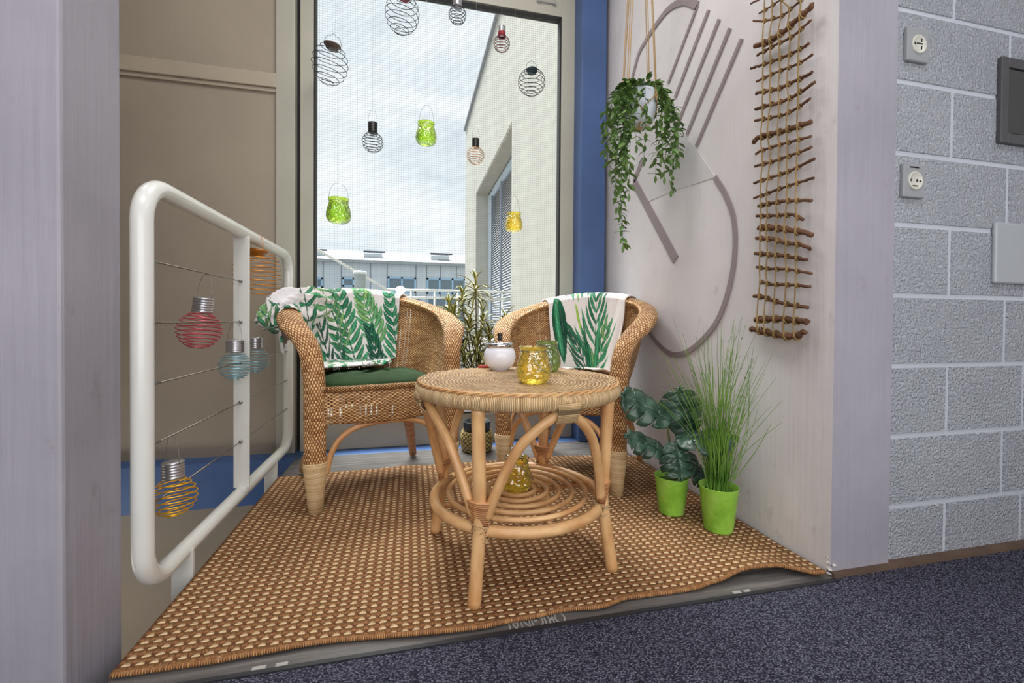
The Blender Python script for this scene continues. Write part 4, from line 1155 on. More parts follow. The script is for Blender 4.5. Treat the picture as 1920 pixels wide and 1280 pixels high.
# ================================================================== WALL LADDER of twigs
def ladder():
    XW = NX1; XS = XW-0.030
    base = on_x(1465, 628, XS)
    L = thing('twig_rope_hanging', 'wall hanging of brown twigs knotted between jute ropes on the niche wall', 'wall hanging', tuple(base))
    base = Vector(base)
    o6 = lambda x, y: (1380+x/4.0, y/4.0); o7 = lambda x, y: (1380+x/3.765, 320+y/3.765)
    ST = [([o6(112,28), o6(250,-40), o6(400,-90)], .0035), ([o6(175,100), o6(240,62), o6(350,-10)], .003), ([o6(130,155), o6(210,157), o6(350,115), o6(490,0)], .0035),
     ([o6(145,345), o6(240,315), o6(350,240), o6(490,120), o6(580,35)], .0085), ([o6(160,415), o6(270,350), o6(420,275), o6(490,215), o6(565,148)], .0042),
     ([o6(110,515), o6(210,480), o6(410,405), o6(548,327)], .0045), ([o6(155,610), o6(270,555), o6(410,500), o6(500,460), o6(580,402)], .004),
     ([o6(148,703), o6(200,688), o6(330,660), o6(480,590), o6(575,540)], .0055), ([o6(142,822), o6(200,800), o6(390,745), o6(592,615)], .0052),
     ([o6(140,905), o6(340,865), o6(450,815), o6(558,738)], .0045), ([o6(132,1068), o6(170,1030), o6(340,985), o6(560,915)], .008),
     ([o6(148,1155), o6(200,1125), o6(330,1085), o6(562,1022)], .0042), ([o6(138,1247), o6(270,1212), o6(410,1165), o6(568,1103)], .0045),
     ([(1413,343), (1450,331), (1486,318), (1527,298)], .0048), ([o7(125,193), o7(200,168), o7(310,125), o7(548,50)], .0042),
     ([o7(160,248), o7(200,238), o7(350,212), o7(533,208)], .0055), ([o7(143,320), o7(240,318), o7(390,310), o7(475,345)], .005),
     ([o7(157,405), o7(220,398), o7(370,415), o7(540,450)], .0085), ([o7(143,477), o7(270,482), o7(350,510), o7(460,520), o7(525,555)], .006),
     ([o7(135,583), o7(240,592), o7(350,600), o7(500,630)], .006), ([o7(143,678), o7(200,690), o7(350,695), o7(535,725)], .0045),
     ([o7(180,785), o7(240,800), o7(400,805), o7(525,818)], .0048), ([o7(127,885), o7(190,890), o7(300,928), o7(505,965)], .0062),
     ([o7(140,1050), o7(300,1045), o7(420,1058), o7(505,1065)], .0095), ([o7(105,1118), o7(200,1135), o7(340,1165), o7(420,1170), o7(490,1130)], .010)]
    ropes_top = [1436, 1450, 1466, 1483, 1502]; ropes_bot = [1425, 1438, 1456, 1474, 1493]
    rnd = random.Random(5)
    def ru(k, v):
        f = v/615; return ropes_top[k]+(ropes_bot[k]-ropes_top[k])*f + 3.2*nz(v*0.018, k*7.3, 1)+1.2*nz(v*0.06, k*3.3, 4)
    knots = [[] for _ in range(5)]
    for pts, r in ST:
        P = [on_x(u, v, XS) for u, v in pts]; SP = spline(P, 7)
        n = len(SP)
        SP = [p+Vector((rnd.uniform(-1, 1), rnd.uniform(-1, 1), rnd.uniform(-1, 1)))*r*0.22-base for p in SP]
        rs = [r*(0.8+0.35*abs(nz(i*0.5, r*900, 1))) for i in range(n)]
        MB().tube(SP, rs, 9, us=1).build('twig', M_STICK, L)
        for k in range(5):
            # where this twig crosses rope k
            best = min(range(n*4), key=lambda q: abs(ru(k, 0)-0) if False else abs(_u(pts, q/(n*4))[0]-ru(k, _u(pts, q/(n*4))[1])))
            u, v = _u(pts, best/(n*4)); knots[k].append((v, u, r))
    for k in range(5):
        ks = sorted(knots[k]); path = [on_x(ru(k, -40), -60, XS)-base]
        for v, u, r in ks:
            c = on_x(u, v, XS)-base
            path.append(c+Vector((-(r+0.0015), 0, 0)))
        # rope goes on upwards to a fixing
        top = path[0].copy(); path.insert(0, Vector((top.x, top.y, 2.35-base.z)))
        SP = spline(path, 6)
        mb = MB().tube(SP, 0.0019, 7)
        for v, u, r in ks:
            c = on_x(u, v, XS)-base
            for q in range(3):
                mb.tube([c+Vector(((r+0.002)*math.cos(x), (q-1)*0.0028+0.002*math.sin(x+q), (r+0.002)*math.sin(x))) for x in [2*PI*i/12 for i in range(12)]], 0.0017, 5, closed=True)
        mb.build('jute_cord', M_ROPE, L)
    MB().tube([(0.012, -0.16, 2.35-base.z), (0.012, 0.12, 2.35-base.z)], 0.009, 10).build('twig', M_STICK, L)
    for y in (-0.1, 0.08):
        MB().tube([(0.012, y, 2.35-base.z), (0.031, y, 2.35-base.z)], 0.003, 8).build('wall_hook', M_STEEL, L)
def _u(pts, f):
    n = len(pts)-1; x = min(n-1e-6, f*n); i = int(x); t = x-i
    return pts[i][0]+(pts[i+1][0]-pts[i][0])*t, pts[i][1]+(pts[i+1][1]-pts[i][1])*t
ladder()

# ================================================================== PLANTS
def leaf_blade(mb, base, d, nrm, L, W, bend=0.3, seg=6, tip=1.0, fold=0.15, shape=None):
    """strap or diamond leaf as a thin bent strip with a central crease; UV x across, y along"""
    d = Vector(d).normalized(); nrm = Vector(nrm); nrm = (nrm-nrm.dot(d)*d)
    nrm = nrm.normalized() if nrm.length > 1e-4 else Vector((0, 0, 1)); side = d.cross(nrm)
    k = len(mb.v); p = Vector(base); dd = d.copy()
    for i in range(seg+1):
        t = i/seg
        w = W*(shape(t) if shape else math.sin(PI*min(1, t*0.92+0.06))**0.8)
        for q, s in enumerate((-1, 0, 1)):
            mb.v.append(tuple(p+side*w*s*0.5+nrm*(fold*w*(abs(s)))*1.0)); mb.uv.append((0.5+s*0.5, t))
        ang = -bend/seg; q_ = Matrix.Rotation(ang, 3, side)
        dd = q_ @ dd; nrm = q_ @ nrm
        p = p+dd*L/seg
    for i in range(seg):
        for q in range(2):
            a = k+i*3+q; mb.f.append((a, a+1, a+4, a+3))

def hanging_plant():
    rnd = random.Random(21)
    Yp = 1.60; c = on_y(1197, 205, Yp)
    r = 0.072
    o = thing('hanging_vine_plant', 'trailing artificial vine in a white pot hung in jute macrame', 'plant', tuple(c))
    # pot
    prof = [(0.0005, -0.065), (0.048, -0.065), (0.058, -0.055), (0.068, -0.01), (0.074, 0.05), (0.0755, 0.056), (0.072, 0.056), (0.069, 0.045), (0.0005, 0.043)]
    MB().lathe(prof, 36).build('pot', plain('white_ceramic', rgb(214, 220, 228), 0.3, var=0.02), o)
    MB().lathe([(0.0005, 0.046), (0.069, 0.046)], 24).build('soil', M_SOIL, o)
    topz = ZC-c.z
    apex = Vector((0.0, 0.0, min(topz-0.03, 1.35)))
    mac = MB()
    cords = []
    for q in range(4):
        a = PI*q/2+0.5
        e = Vector((0.077*math.cos(a), 0.077*math.sin(a), 0.060))
        kn = Vector((0.077*math.cos(a), 0.077*math.sin(a), 0.030))
        for w in (-1, 1):
            off = Vector((-math.sin(a), math.cos(a), 0))*0.0025*w
            mac.tube(spline([kn+off, e+off*1.5, e.lerp(apex, 0.5)+off*2, apex], 5), 0.0021, 6)
            a2 = a+w*PI/4
            mac.tube(spline([kn, Vector((0.072*math.cos(a+w*0.4), 0.072*math.sin(a+w*0.4), 0.0)), Vector((0.064*math.cos(a2), 0.064*math.sin(a2), -0.03)), Vector((0.03*math.cos(a2), 0.03*math.sin(a2), -0.070)), Vector((0, 0, -0.076))], 5), 0.0021, 6)
        mac.tube([kn+Vector((0.005*math.cos(x), 0.005*math.sin(x), 0)) for x in [2*PI*i/8 for i in range(8)]], 0.004, 6, closed=True)
    for k in range(4):
        mac.tube([(0.010*math.cos(x), 0.010*math.sin(x), -0.076-k*0.003) for x in [2*PI*i/14 for i in range(14)]], 0.0035, 6, closed=True)
    mac.tube([apex, Vector((0, 0, topz))], 0.003, 8)
    mac.build('macrame_hanger', plain('jute_macrame', rgb(172, 142, 98), 0.8, spec=0.1, var=0.15, bumps=0.001), o)
    # vines: (direction angle seen from above relative to picture right, reach, lowest z, leaves per metre)
    right = Vector((rt.x, rt.y, 0)).normalized(); tow = Vector((-fw.x, -fw.y, 0)).normalized()
    D = 1.8
    def zz(v): return (602-v)/810*D + EYE - c.z
    def xx(u): return (u-1197)/810*D
    tips = [(1160, 470, 0.10), (1152, 400, 0.06), (1171, 380, 0.085), (1143, 330, 0.03), (1150, 300, 0.07), (1165, 330, 0.1), (1180, 300, 0.11), (1196, 320, 0.03), (1212, 300, 0.02),
            (1238, 345, 0.05), (1250, 368, 0.05), (1243, 320, 0.09), (1262, 315, 0.03), (1268, 300, 0.0), (1258, 280, 0.06), (1136, 250, 0.02), (1139, 290, -0.02), (1264, 240, 0.02), (1186, 270, 0.02), (1228, 330, -0.03), (1160, 440, 0.07), (1156, 360, 0.0), (1232, 310, 0.05), (1175, 340, 0.05)]
    for (u, v, dep) in tips:
        tx = xx(u); tz = zz(v); dep = dep if abs(tx) > 0.02 else max(0.07, dep)
        e = right*tx+tow*dep; rad = Vector((e.x, e.y, 0)); rl = max(0.03, rad.length)
        start = rad.normalized()*0.03+Vector((0, 0, 0.05)); over = rad.normalized()*0.085+Vector((0, 0, 0.075))
        if rl < 0.085: e = rad.normalized()*0.092
        mid = Vector((e.x*1.02, e.y*1.02, tz*0.45)); end = Vector((e.x, e.y, tz))
        path = spline([start, over, mid+Vector((rnd.uniform(-.008, .008), rnd.uniform(-.008, .008), 0)), end], 8)
        mb = MB().tube(path, 0.0008, 5)
        L = 0; nxt = 0.02
        for i in range(1, len(path)):
            sg = (path[i]-path[i-1]); l0 = L; L += sg.length
            while nxt < L:
                p = path[i-1].lerp(path[i], (nxt-l0)/sg.length)
                for _ in range(2):
                    a = rnd.uniform(0, 2*PI); dr = Vector((math.cos(a), math.sin(a), rnd.uniform(-0.9, 0.25)))
                    leaf_blade(mb, p, dr, Vector((0, 0, 1))+Vector((rnd.uniform(-.7, .7), rnd.uniform(-.7, .7), 0)), rnd.uniform(0.026, 0.040), rnd.uniform(0.013, 0.019), 0.5, 3, fold=0.12)
                nxt += 0.022
        leaf_blade(mb, path[-1], (0, 0, -1), tow, 0.03, 0.013, 0.2, 3)
        mb.build('vine', M_VINE, o, smooth=False)
    # crown
    mb = MB()
    for k in range(100):
        a = rnd.uniform(0, 2*PI); rr = rnd.uniform(0.0, 0.085); h = rnd.uniform(0.05, 0.085)+0.03*(1-rr/0.085)*rnd.random()
        dr = Vector((math.cos(a), math.sin(a), rnd.uniform(-0.2, 0.9)))
        leaf_blade(mb, (rr*math.cos(a), rr*math.sin(a), h), dr, (0, 0, 1), rnd.uniform(0.028, 0.042), rnd.uniform(0.013, 0.018), 0.5, 3)
    mb.build('crown_leaves', M_VINE, o, smooth=False)
hanging_plant()

def green_pot(parent, R_, H):
    MB().lathe([(0.0005, 0.001), (R_*0.72, 0.001), (R_*0.74, 0.004), (R_*0.985, H-0.002), (R_, H), (R_*0.965, H), (R_*0.93, H*0.80), (0.0005, H*0.80)], 44).build('pot', M_GPOT, parent)
    MB().lathe([(0.0005, H*0.82), (R_*0.92, H*0.82)], 30).build('soil', plain('green_foam_filler', rgb(70, 110, 30), 0.8, var=0.2), parent)
P1 = on_z(1271, 966, 0.0115); P2 = on_z(1362, 998, 0.0115)
def monstera():
    rnd = random.Random(4)
    o = thing('monstera_plant', 'artificial monstera with split dark leaves in the left lime green pot', 'plant', (P1.x-0.006, P1.y+0.03, 0.0115))
    green_pot(o, 0.0585, 0.130)
    right = Vector((rt.x, rt.y, 0)).normalized(); tow = Vector((-fw.x, -fw.y, 0)).normalized(); upv = Vector((0, 0, 1))
    # (base of leaf blade in picture frame right/up/toward, direction of midrib, normal, length, width)
    leaves = [((-0.030, 0.335, 0.02), (-0.80, 0.50, 0.1), (0.3, 0.5, 0.8), 0.19, 0.135),
              ((0.045, 0.290, 0.01), (-0.10, 1.0, -0.1), (-0.1, 0.15, 1.0), 0.155, 0.150),
              ((0.015, 0.275, 0.05), (0.95, 0.22, 0.35), (-0.15, 0.85, 0.35), 0.175, 0.140),
              ((-0.045, 0.225, 0.03), (-0.85, 0.45, 0.1), (0.4, 0.55, 0.6), 0.145, 0.100),
              ((-0.01, 0.245, 0.06), (0.05, -0.75, 0.35), (0.0, 0.4, 0.9), 0.11, 0.115),
              ((0.055, 0.200, 0.03), (0.55, -0.85, 0.2), (0.5, 0.3, 0.8), 0.12, 0.085)]
    def W(v): return right*v[0]+upv*v[1]+tow*v[2]
    for (b, d, n, L, Wd) in leaves:
        B = W(b); Dv = W(d).normalized(); N = W(n); N = (N-N.dot(Dv)*Dv).normalized(); Sd = Dv.cross(N)
        mb = MB().tube(spline([Vector((B.x*0.1+rnd.uniform(-.012, .012), B.y*0.1+rnd.uniform(-.012, .012), 0.10)), Vector((B.x*0.35, B.y*0.35, 0.10+(B.z-0.1)*0.6)), B], 6), [0.0050-0.0026*q/12 for q in range(13)], 7)
        st = mb.build('leaf_stem', M_STEMB if b[0] > -0.02 else M_STEMG, o)
        # leaf: heart outline with slits cut from the margin
        lf = MB(); nseg = 40
        for side in (-1, 1):
            k0 = len(lf.v)
            for i in range(nseg+1):
                t = i/nseg
                w = 0.5*Wd*(math.sin(PI*min(1, (t*0.93+0.10)))**0.62)
                # slits: the blade narrows abruptly at regular spots
                ph = (t*4.3+0.25) % 1.0
                if 0.12 < t < 0.93 and ph < 0.15: w_out = w*0.38
                else: w_out = w
                # fingers sweep forward to the tip
                c = B+Dv*(t*L-0.02*(1-t))
                for q in range(5):
                    f = q/4; x = w_out*f
                    sweep = 0.20*x + 0.1*L*f*f*(1-t)-0.10*L*f*(1-t)*(1 if t < 0.15 else 0)
                    dz = -0.9*x*x/Wd*0.9 - 0.12*L*t*t*1.1 + 0.004*math.sin(f*5+t*20)
                    p = c+Sd*side*x+Dv*sweep+N*dz
                    lf.v.append(tuple(p)); lf.uv.append((f, t))
            for i in range(nseg):
                for q in range(4):
                    a = k0+i*5+q; lf.f.append((a, a+1, a+6, a+5))
        lo = lf.build('monstera_leaf', M_MON, o); solid(lo, 0.0012, 0)
monstera()
def grass():
    rnd = random.Random(8)
    o = thing('grass_plant', 'tall thin-bladed artificial grass in the right lime green pot', 'plant', (P2.x-0.008, P2.y+0.028, 0.0115))
    green_pot(o, 0.0605, 0.142)
    right = Vector((rt.x, rt.y, 0)).normalized(); tow = Vector((-fw.x, -fw.y, 0)).normalized()
    mb = MB(); sd = MB()
    for k in range(120):
        a = rnd.uniform(0, 2*PI); r0 = 0.034*math.sqrt(rnd.random()); b = Vector((r0*math.cos(a), r0*math.sin(a), 0.11))
        lean = rnd.gauss(0.02, 0.085); tl = rnd.gauss(0.0, 0.05); H = rnd.uniform(0.26, 0.50)*(1-0.5*abs(lean)); 
        if rnd.random() < 0.28: H = rnd.uniform(0.46, 0.58); lean *= 0.8
        off = right*lean+tow*tl
        wx = NX1-0.012-(P2.x-0.008)
        top = b+off*1.3+Vector((0, 0, H))
        if top.x > wx: top.x = wx-rnd.uniform(0, 0.02)
        mid = b+off*0.45+Vector((0, 0, H*0.55))
        if mid.x > wx: mid.x = wx-0.01
        SP = spline([b, mid, top], 7); n = len(SP)
        mb.tube(SP, [0.0015*(1-i/(n-1))+0.00045 for i in range(n)], 4, caps=False)
        if rnd.random() < 0.06: sd.lathe([(0.0003, -0.002), (0.002, 0), (0.0003, 0.002)], 6, tuple(SP[int(n*0.85)]))
    g = mb.build('grass_blades', M_GRASS, o); g['kind'] = 'stuff'
    s = sd.build('seed_beads', M_SOIL, o)
grass()

def dracaena():
    rnd = random.Random(12)
    c = Vector((0.335, 2.245, 0.0))
    o = thing('dracaena_plant', 'bushy variegated dracaena in a black pot and woven basket behind the table', 'plant', tuple(c))
    # basket
    def bp(a, z, r): return 0.002*math.sin(a*26+(math.floor(z/0.011) % 2)*PI)
    prof = [(0.0005, 0.002), (0.06, 0.002)]+[(0.070+0.016*math.sin(PI*min(1, k/14*0.75+0.1)), 0.004+0.104*k/14) for k in range(15)]+[(0.074, 0.108), (0.070, 0.09)]
    MB().lathe(prof, 90, disp=bp, us=40, vs=90).build('basket', weave('seagrass_basket', rgb(92, 84, 50), rgb(160, 146, 96), rgb(206, 192, 140), 0, 0.003), o)
    MB().lathe([(0.066, 0.06), (0.0705, 0.150), (0.0725, 0.152), (0.0725, 0.156), (0.067, 0.156), (0.064, 0.13), (0.0005, 0.13)], 36).build('inner_pot', M_BLACK, o)
    right = Vector((rt.x, rt.y, 0)).normalized(); tow = Vector((-fw.x, -fw.y, 0)).normalized()
    D = 2.27
    def W(u, v, dep=0.0):
        q = ray(u, v); t = (c.dot(Vector((fw.x, fw.y, 0)).normalized())-dep)/(Vector((q.x, q.y, 0)).dot(Vector((fw.x, fw.y, 0)).normalized()))
        p = Vector((q.x*t, q.y*t, EYE+q.z*t)); return p-c
    heads = [(892, 545, 0.0, 1.15), (842, 590, 0.03, 1.05), (866, 570, -0.05, 0.9), (880, 620, 0.05, 1.1), (858, 640, 0.04, 1.0), (905, 605, -0.04, 0.95), (947, 612, 0.0, 1.0), (838, 615, -0.03, 0.85), (895, 650, 0.07, 1.05), (918, 640, 0.0, 0.9), (870, 680, 0.06, 1.0), (900, 690, 0.05, 0.9), (850, 600, 0.08, 0.9), (925, 680, 0.03, 0.8)]
    for hi, (u, v, dep, sc) in enumerate(heads):
        hp = W(u, v, dep)
        b = Vector((rnd.uniform(-.02, .02), rnd.uniform(-.02, .02), 0.14))
        hp.y = min(hp.y, 0.08)
        MB().tube(spline([b, Vector((b.x+hp.x*0.2, b.y+hp.y*0.2, 0.14+(hp.z-0.14)*0.5)), hp], 6), [0.006-0.0035*i/12 for i in range(13)], 7).build('cane_stem', M_STEMB, o)
        mb = MB()
        n = 32
        for k in range(n):
            t = k/n; a = k*2.399; el = R(80-88*t+rnd.uniform(-8, 8))
            dr = Vector((math.cos(a)*math.cos(el), math.sin(a)*math.cos(el), math.sin(el)))
            base = hp+Vector((0, 0, 0.02-0.06*t))
            L = rnd.uniform(0.085, 0.135)*sc
            if hp.y+c.y+dr.y*L > 2.385: L *= 0.55; 
            leaf_blade(mb, base, dr, Vector((0, 0, 1)) if el < 1.2 else Vector((math.cos(a), math.sin(a), 0)), L, 0.0185, 1.05+0.4*rnd.random(), 7, fold=0.18, shape=lambda t: (0.62+0.6*t)*(1-t**3) if t < 0.999 else 0.02)
        # all y clipped before the pane
        mb.v = [(x_, min(y_, 2.375-c.y), z_) for x_, y_, z_ in mb.v]
        mb.build('leaf_rosette', M_DRAC, o, smooth=False)
dracaena()

# ================================================================== OUTSIDE
M_FAC = paint('cream_render', rgb(184, 181, 170), 0.85, 0.015)
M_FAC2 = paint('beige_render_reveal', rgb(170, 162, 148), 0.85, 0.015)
XF = 2.4; YN = 2.7
fb = thing('cream_building', 'tall cream rendered building wall with a deep shuttered window recess outside', 'building', (XF, 12.0, -6))
def fpart(mb, name, mat, bv=0): 
    mb.v = [(v[0]-XF, v[1]-12.0, v[2]+6) for v in mb.v]; return mb.build(name, mat, fb, smooth=False)
yc = on_x(873, 300, XF).y; ya = on_x(893, 335, XF).y; yb = on_x(960, 228, XF).y
zl = on_x(960, 228, XF).z; zt = on_x(873, 246, XF).z; zs = on_x(950, 560, XF).z - 1.2
mb = MB().box((XF, YN, -6), (XF+5, yb, zt)).box((XF, ya, -6), (XF+5, yc, zt)).box((XF, yb, zl), (XF+5, ya, zt)).box((XF, yb, -6), (XF+5, ya, zs))
fpart(mb, 'wall', M_FAC)
fpart(MB().box((XF+0.62, yb, zs), (XF+0.72, ya, zl)), 'recess_wall', M_FAC2)
fpart(MB().box((XF+0.01, yb+0.001, zl-0.06), (XF+0.45, ya, zl-0.002)), 'lintel', M_FAC2)
fpart(MB().box((XF+0.48, ya-0.7, zs), (XF+0.60, ya, zl-0.1)).box((XF+0.48, yb, zl-0.30), (XF+0.60, ya-0.7, zl-0.06)), 'window_frame', plain('pale_blue_frame', rgb(196, 208, 216), 0.5))
sl = MB(); z = zs
while z < zl-0.32:
    sl.add([(XF+0.50, yb, z), (XF+0.50, ya-0.7, z), (XF+0.54, ya-0.7, z+0.075), (XF+0.54, yb, z+0.075)], [(0, 1, 2, 3)]); z += 0.085
fpart(sl, 'shutter_blind', plain('white_blind', rgb(205, 210, 218), 0.5))
fpart(MB().box((XF+0.46, ya-0.9-1.6, zs), (XF+0.52, ya-0.9-1.5, zl-0.3)).box((XF+0.46, ya-0.75, zs), (XF+0.52, ya-0.68, zl-0.3)), 'guide_rail', plain('blind_rail', rgb(140, 148, 160), 0.5))
fpart(MB().box((XF-0.10, YN, zt), (XF+5, yc+0.1, zt+0.10)), 'roof_coping', plain('grey_coping', rgb(150, 150, 155), 0.6))

# far grey building
YF = 30.0
far = thing('grey_panel_building', 'pale grey panelled building with blue framed windows across the yard', 'building', (0, YF, -8))
def rpart(mb, name, mat, parent=far):
    mb.v = [(v[0], v[1]-YF, v[2]+8) for v in mb.v]; return mb.build(name, mat, parent, smooth=False)
zr = on_y(730, 491, YF).z
rpart(MB().box((-30, YF, -8), (14, YF+12, zr)), 'wall', paint('grey_cladding', rgb(196, 204, 210), 0.7, 0.01))
sm = MB()
for u in (606, 640, 695, 726, 780, 800, 826, 856): 
    x = on_y(u, 500, YF).x; sm.box((x-0.03, YF-0.02, -8), (x+0.03, YF, zr))
rpart(sm, 'panel_seams', plain('dark_seam', rgb(130, 138, 146), 0.7))
rf = MB(); zt2 = on_y(730, 473, YF+6).z
rf.add([(-30, YF-0.3, zr), (14, YF-0.3, zr), (14, YF+6, zt2), (-30, YF+6, zt2)], [(0, 1, 2, 3)]).box((-30, YF-0.35, zr-0.15), (14, YF-0.25, zr+0.03))
rpart(rf, 'roof', plain('pale_metal_roof', rgb(150, 156, 160), 0.6, var=0.02))
M_WBLUE = plain('blue_window_frame', rgb(150, 186, 214), 0.5); M_DPANE = plain('dark_pane', rgb(104, 122, 134), 0.15)
for (u0, v0, u1, v1, n) in ((642, 520, 665, 538, 1), (727, 519, 780, 549, 2), (800, 521, 872, 552, 3), (727, 556, 790, 575, 2), (800, 556, 872, 600, 2), (592, 520, 606, 540, 1)):
    a = on_y(u0, v0, YF); b = on_y(u1, v1, YF); x0, x1, z1, z0 = a.x, b.x, a.z, b.z
    m = MB(); tt = 0.12; m.box((x0, YF-0.08, z0), (x0+tt, YF, z1)).box((x1-tt, YF-0.08, z0), (x1, YF, z1)).box((x0, YF-0.08, z0), (x1, YF, z0+tt)).box((x0, YF-0.08, z1-tt), (x1, YF, z1))
    for k in range(1, n): xm = x0+(x1-x0)*k/n; m.box((xm-tt/2, YF-0.08, z0), (xm+tt/2, YF, z1))
    wf = rpart(m, 'window', M_WBLUE)
    rpart(MB().box((x0+tt, YF-0.03, z0+tt), (x1-tt, YF-0.01, z1-tt)), 'pane', M_DPANE, wf)
for (u0, v0, u1, v1) in ((590, 471, 614, 483), (684, 474, 722, 487), (808, 478, 846, 491)):
    a = on_y(u0, v0, YF+2); b = on_y(u1, v1, YF+2)
    m = MB().add([(a.x, YF+1.6, a.z), (b.x, YF+1.6, a.z), (b.x-0.2, YF+2.4, b.z+0.5), (a.x-0.2, YF+2.4, b.z+0.5)], [(0, 1, 2, 3)])
    m.box((a.x, YF+1.5, b.z-0.1), (b.x-0.2, YF+2.2, b.z+0.35))
    s_ = rpart(m, 'skylight', plain('skylight_white', rgb(190, 195, 200), 0.5)); 
    rpart(MB().box((b.x-1.0, YF+1.45, b.z-0.18), (b.x-0.2, YF+1.5, b.z+0.05)).box((a.x-0.05, YF+1.55, a.z), (b.x+0.05, YF+1.65, a.z+0.10)), 'skylight_edge', plain('skylight_dark', rgb(70, 74, 84), 0.5), s_)
# near terrace: ground, pipe and white railing
tg = MB().box((-30, 2.75, -1.6), (XF, 14, -1.5)).build('terrace', paint('terrace_concrete', rgb(120, 121, 120), 0.9, 0.02), smooth=False); struct(tg)
yd = MB().box((-40, 14, -8.2), (40, 60, -8)).build('yard', paint('yard_concrete', rgb(120, 121, 120), 0.9, 0.03), smooth=False); struct(yd)
YPp = 9.0; a = on_y(675, 508, YPp)
vp = thing('vent_pipe', 'round grey vent pipe standing on the terrace outside', 'pipe', (a.x, YPp, -1.5))
MB().lathe([(0.11, 0), (0.11, a.z+1.44)], 24).build('pipe', plain('grey_pipe', rgb(160, 170, 170), 0.5), vp)
MB().lathe([(0.0005, a.z+1.50), (0.115, a.z+1.50), (0.13, a.z+1.47), (0.13, a.z+1.44), (0.0005, a.z+1.43)], 24).build('pipe_cap', plain('white_cap', rgb(226, 230, 230), 0.5), vp)
YR = 10.5; z1 = on_y(800, 544, YR).z; z2 = on_y(800, 558, YR).z
wr = thing('white_terrace_railing', 'white railing along the terrace outside the window', 'railing', (0, YR, -1.5))
x0 = on_y(725, 544, YR).x; x1 = XF-0.02
for q, z in enumerate((z1, z2, -0.6)):
    m = MB().tube([(x0-0.0, 0, z+1.5), (x1, 0, z+1.5)], 0.028, 8); m.build('top_rail' if q == 0 else 'mid_rail', M_RAIL, wr)
x = x0
while x < x1: MB().tube([(x, 0, 0), (x, 0, z1+1.5)], 0.022, 8).build('railing_post', M_RAIL, wr); x += 0.55
m = MB()
m.tube([(x0, 0, z1+1.5), (x0-1.3, -1.2, z1+2.2), (x0-1.6, -1.4, z1+2.3)], 0.028, 8).build('hand_rail', M_RAIL, wr)
a = on_y(751, 543, 10.2)
lm = thing('reflection_globe', 'glowing white globe added outside in place of a reflection in the window glass', 'reflection', (a.x, 10.2, -1.5))
em = Mat('reflection_glow'); em.b.inputs['Emission Color'].default_value = (1, 1, 1, 1); em.b.inputs['Emission Strength'].default_value = 3.0  # globe and post added outside to draw a reflection seen in the pane
MB().lathe([(0.0005, a.z+1.5-0.085)]+[(0.11*math.sin(R(k*15)), a.z+1.5-0.085*math.cos(R(k*15))) for k in range(1, 12)]+[(0.0005, a.z+1.5+0.085)], 20).build('globe', em.m, lm)
MB().tube([(0, 0, 0), (0, 0, a.z+1.5-0.08)], 0.015, 8).build('reflection_post', M_RAIL, lm)

# ================================================================== LIGHT
w = bpy.data.worlds.new('overcast_sky'); scene.world = w; w.use_nodes = True; nt = w.node_tree
bg = nt.nodes['Background']; tc = nt.nodes.new('ShaderNodeTexCoord'); mp = nt.nodes.new('ShaderNodeMapping'); mp.inputs['Scale'].default_value = (1, 1, 3.2)
nt.links.new(tc.outputs['Generated'], mp.inputs[0])
n1 = nt.nodes.new('ShaderNodeTexNoise'); n1.inputs['Scale'].default_value = 2.1; n1.inputs['Detail'].default_value = 7; n1.inputs['Roughness'].default_value = 0.55; n1.inputs['Distortion'].default_value = 0.4
nt.links.new(mp.outputs[0], n1.inputs['Vector'])
cr = nt.nodes.new('ShaderNodeValToRGB'); e = cr.color_ramp.elements
e[0].position = 0.36; e[0].color = rgb(194, 205, 215); e[1].position = 0.60; e[1].color = rgb(244, 247, 250)
k = e.new(0.47); k.color = rgb(226, 232, 238)
nt.links.new(n1.outputs[0], cr.inputs[0]); nt.links.new(cr.outputs[0], bg.inputs[0]); bg.inputs[1].default_value = 1.22

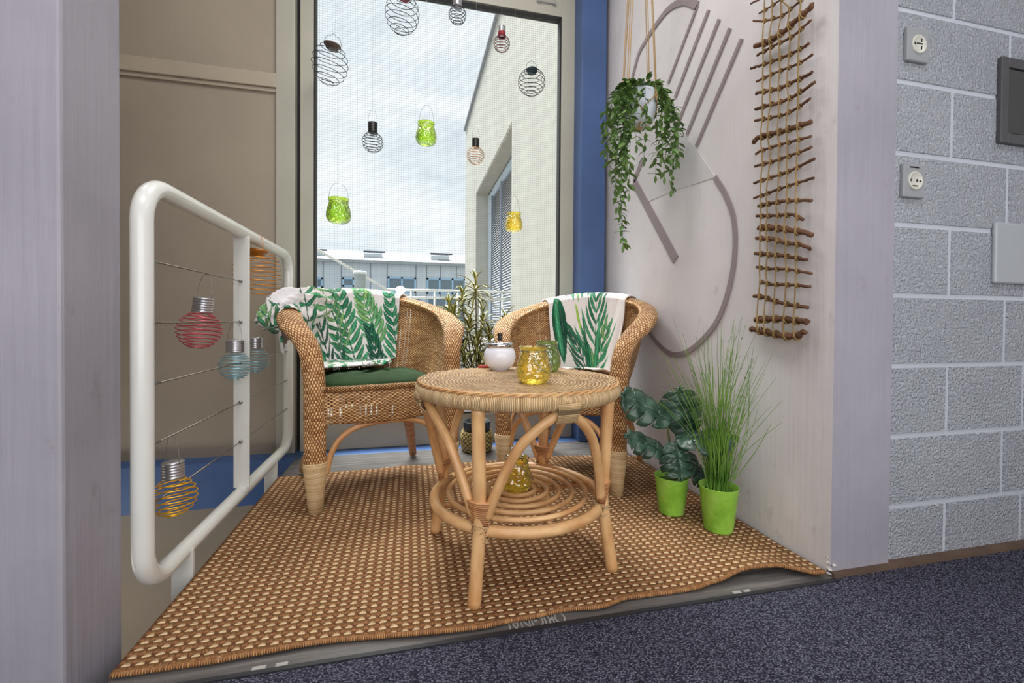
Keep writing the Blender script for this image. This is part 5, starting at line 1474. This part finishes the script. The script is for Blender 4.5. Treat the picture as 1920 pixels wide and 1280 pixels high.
def area(name, loc, rot, size, power, color=(1, 1, 1), sy=None):
    l = bpy.data.lights.new(name, 'AREA'); l.energy = power; l.color = color; l.size = size
    if sy: l.shape = 'RECTANGLE'; l.size_y = sy
    o = bpy.data.objects.new(name, l); COL.objects.link(o); o.location = loc; o.rotation_euler = rot; return o
area('corridor_ceiling_light', (-0.2, -0.2, ZC-0.03), (0, 0, 0), 1.2, 22, (0.95, 0.96, 1.0), 0.5)
area('corridor_ceiling_light', (2.4, -0.3, ZC-0.03), (0, 0, 0), 1.2, 14, (0.95, 0.96, 1.0), 0.5)
area('corridor_fill_light', (0.3, YB+0.06, 1.05), (R(90), 0, 0), 3.4, 52, (1.0, 0.995, 0.985), 1.5)  # added frontal fill from behind the camera; no window in that wall
area('niche_fill_light', (0.15, 1.35, ZC-0.03), (0, 0, 0), 0.7, 19, (1.0, 0.985, 0.96), 0.5)  # added overhead fill to brighten the niche, no fitting modelled
area('stairwell_light', (-1.4, 1.5, ZC-0.03), (0, 0, 0), 0.5, 3, (1.0, 0.95, 0.88), 0.5)
area('stairwell_lower_fill', (-1.9, 1.25, -0.7), (R(90), 0, R(-25)), 0.5, 5, (1.0, 0.95, 0.88), 0.5)  # added fill to lift the dark lower wall; no fixture there
sun = bpy.data.lights.new('bright_cloud_sun', 'SUN'); sun.energy = 14.0; sun.angle = R(38); sun.color = (1.0, 0.985, 0.96)
so = bpy.data.objects.new('bright_cloud_sun', sun); COL.objects.link(so)
so.rotation_euler = Vector((0.15, -0.36, -0.92)).to_track_quat('-Z', 'Y').to_euler()
sv = scene.view_settings; sv.view_transform = 'Standard'; sv.look = 'None'; sv.gamma = 1; sv.use_curve_mapping = False; sv.exposure = 0.0

# repeats share a group
for o in bpy.data.objects:
    if o.parent or 'label' not in o: continue
    b = o.name.split('.')[0]; l = o['label']
    if b == 'wicker_armchair': o['group'] = 'wicker armchairs in the niche'
    elif b == 'leaf_print_throw': o['group'] = 'leaf-printed throws on the armchairs'
    elif b == 'wall_socket': o['group'] = 'socket plates on the block wall'
    elif b == 'bulb_lantern': o['group'] = 'wire bulb lanterns on the railing' if ('railing' in l or 'baluster' in l) else 'wire bulb lanterns hanging in the window'
    elif b == 'wire_lantern': o['group'] = 'wire globe lanterns hanging in the window'
    elif b == 'glass_lantern': o['group'] = 'glass lanterns at the table' if 'table' in l else 'glass jar lanterns hanging in the window'
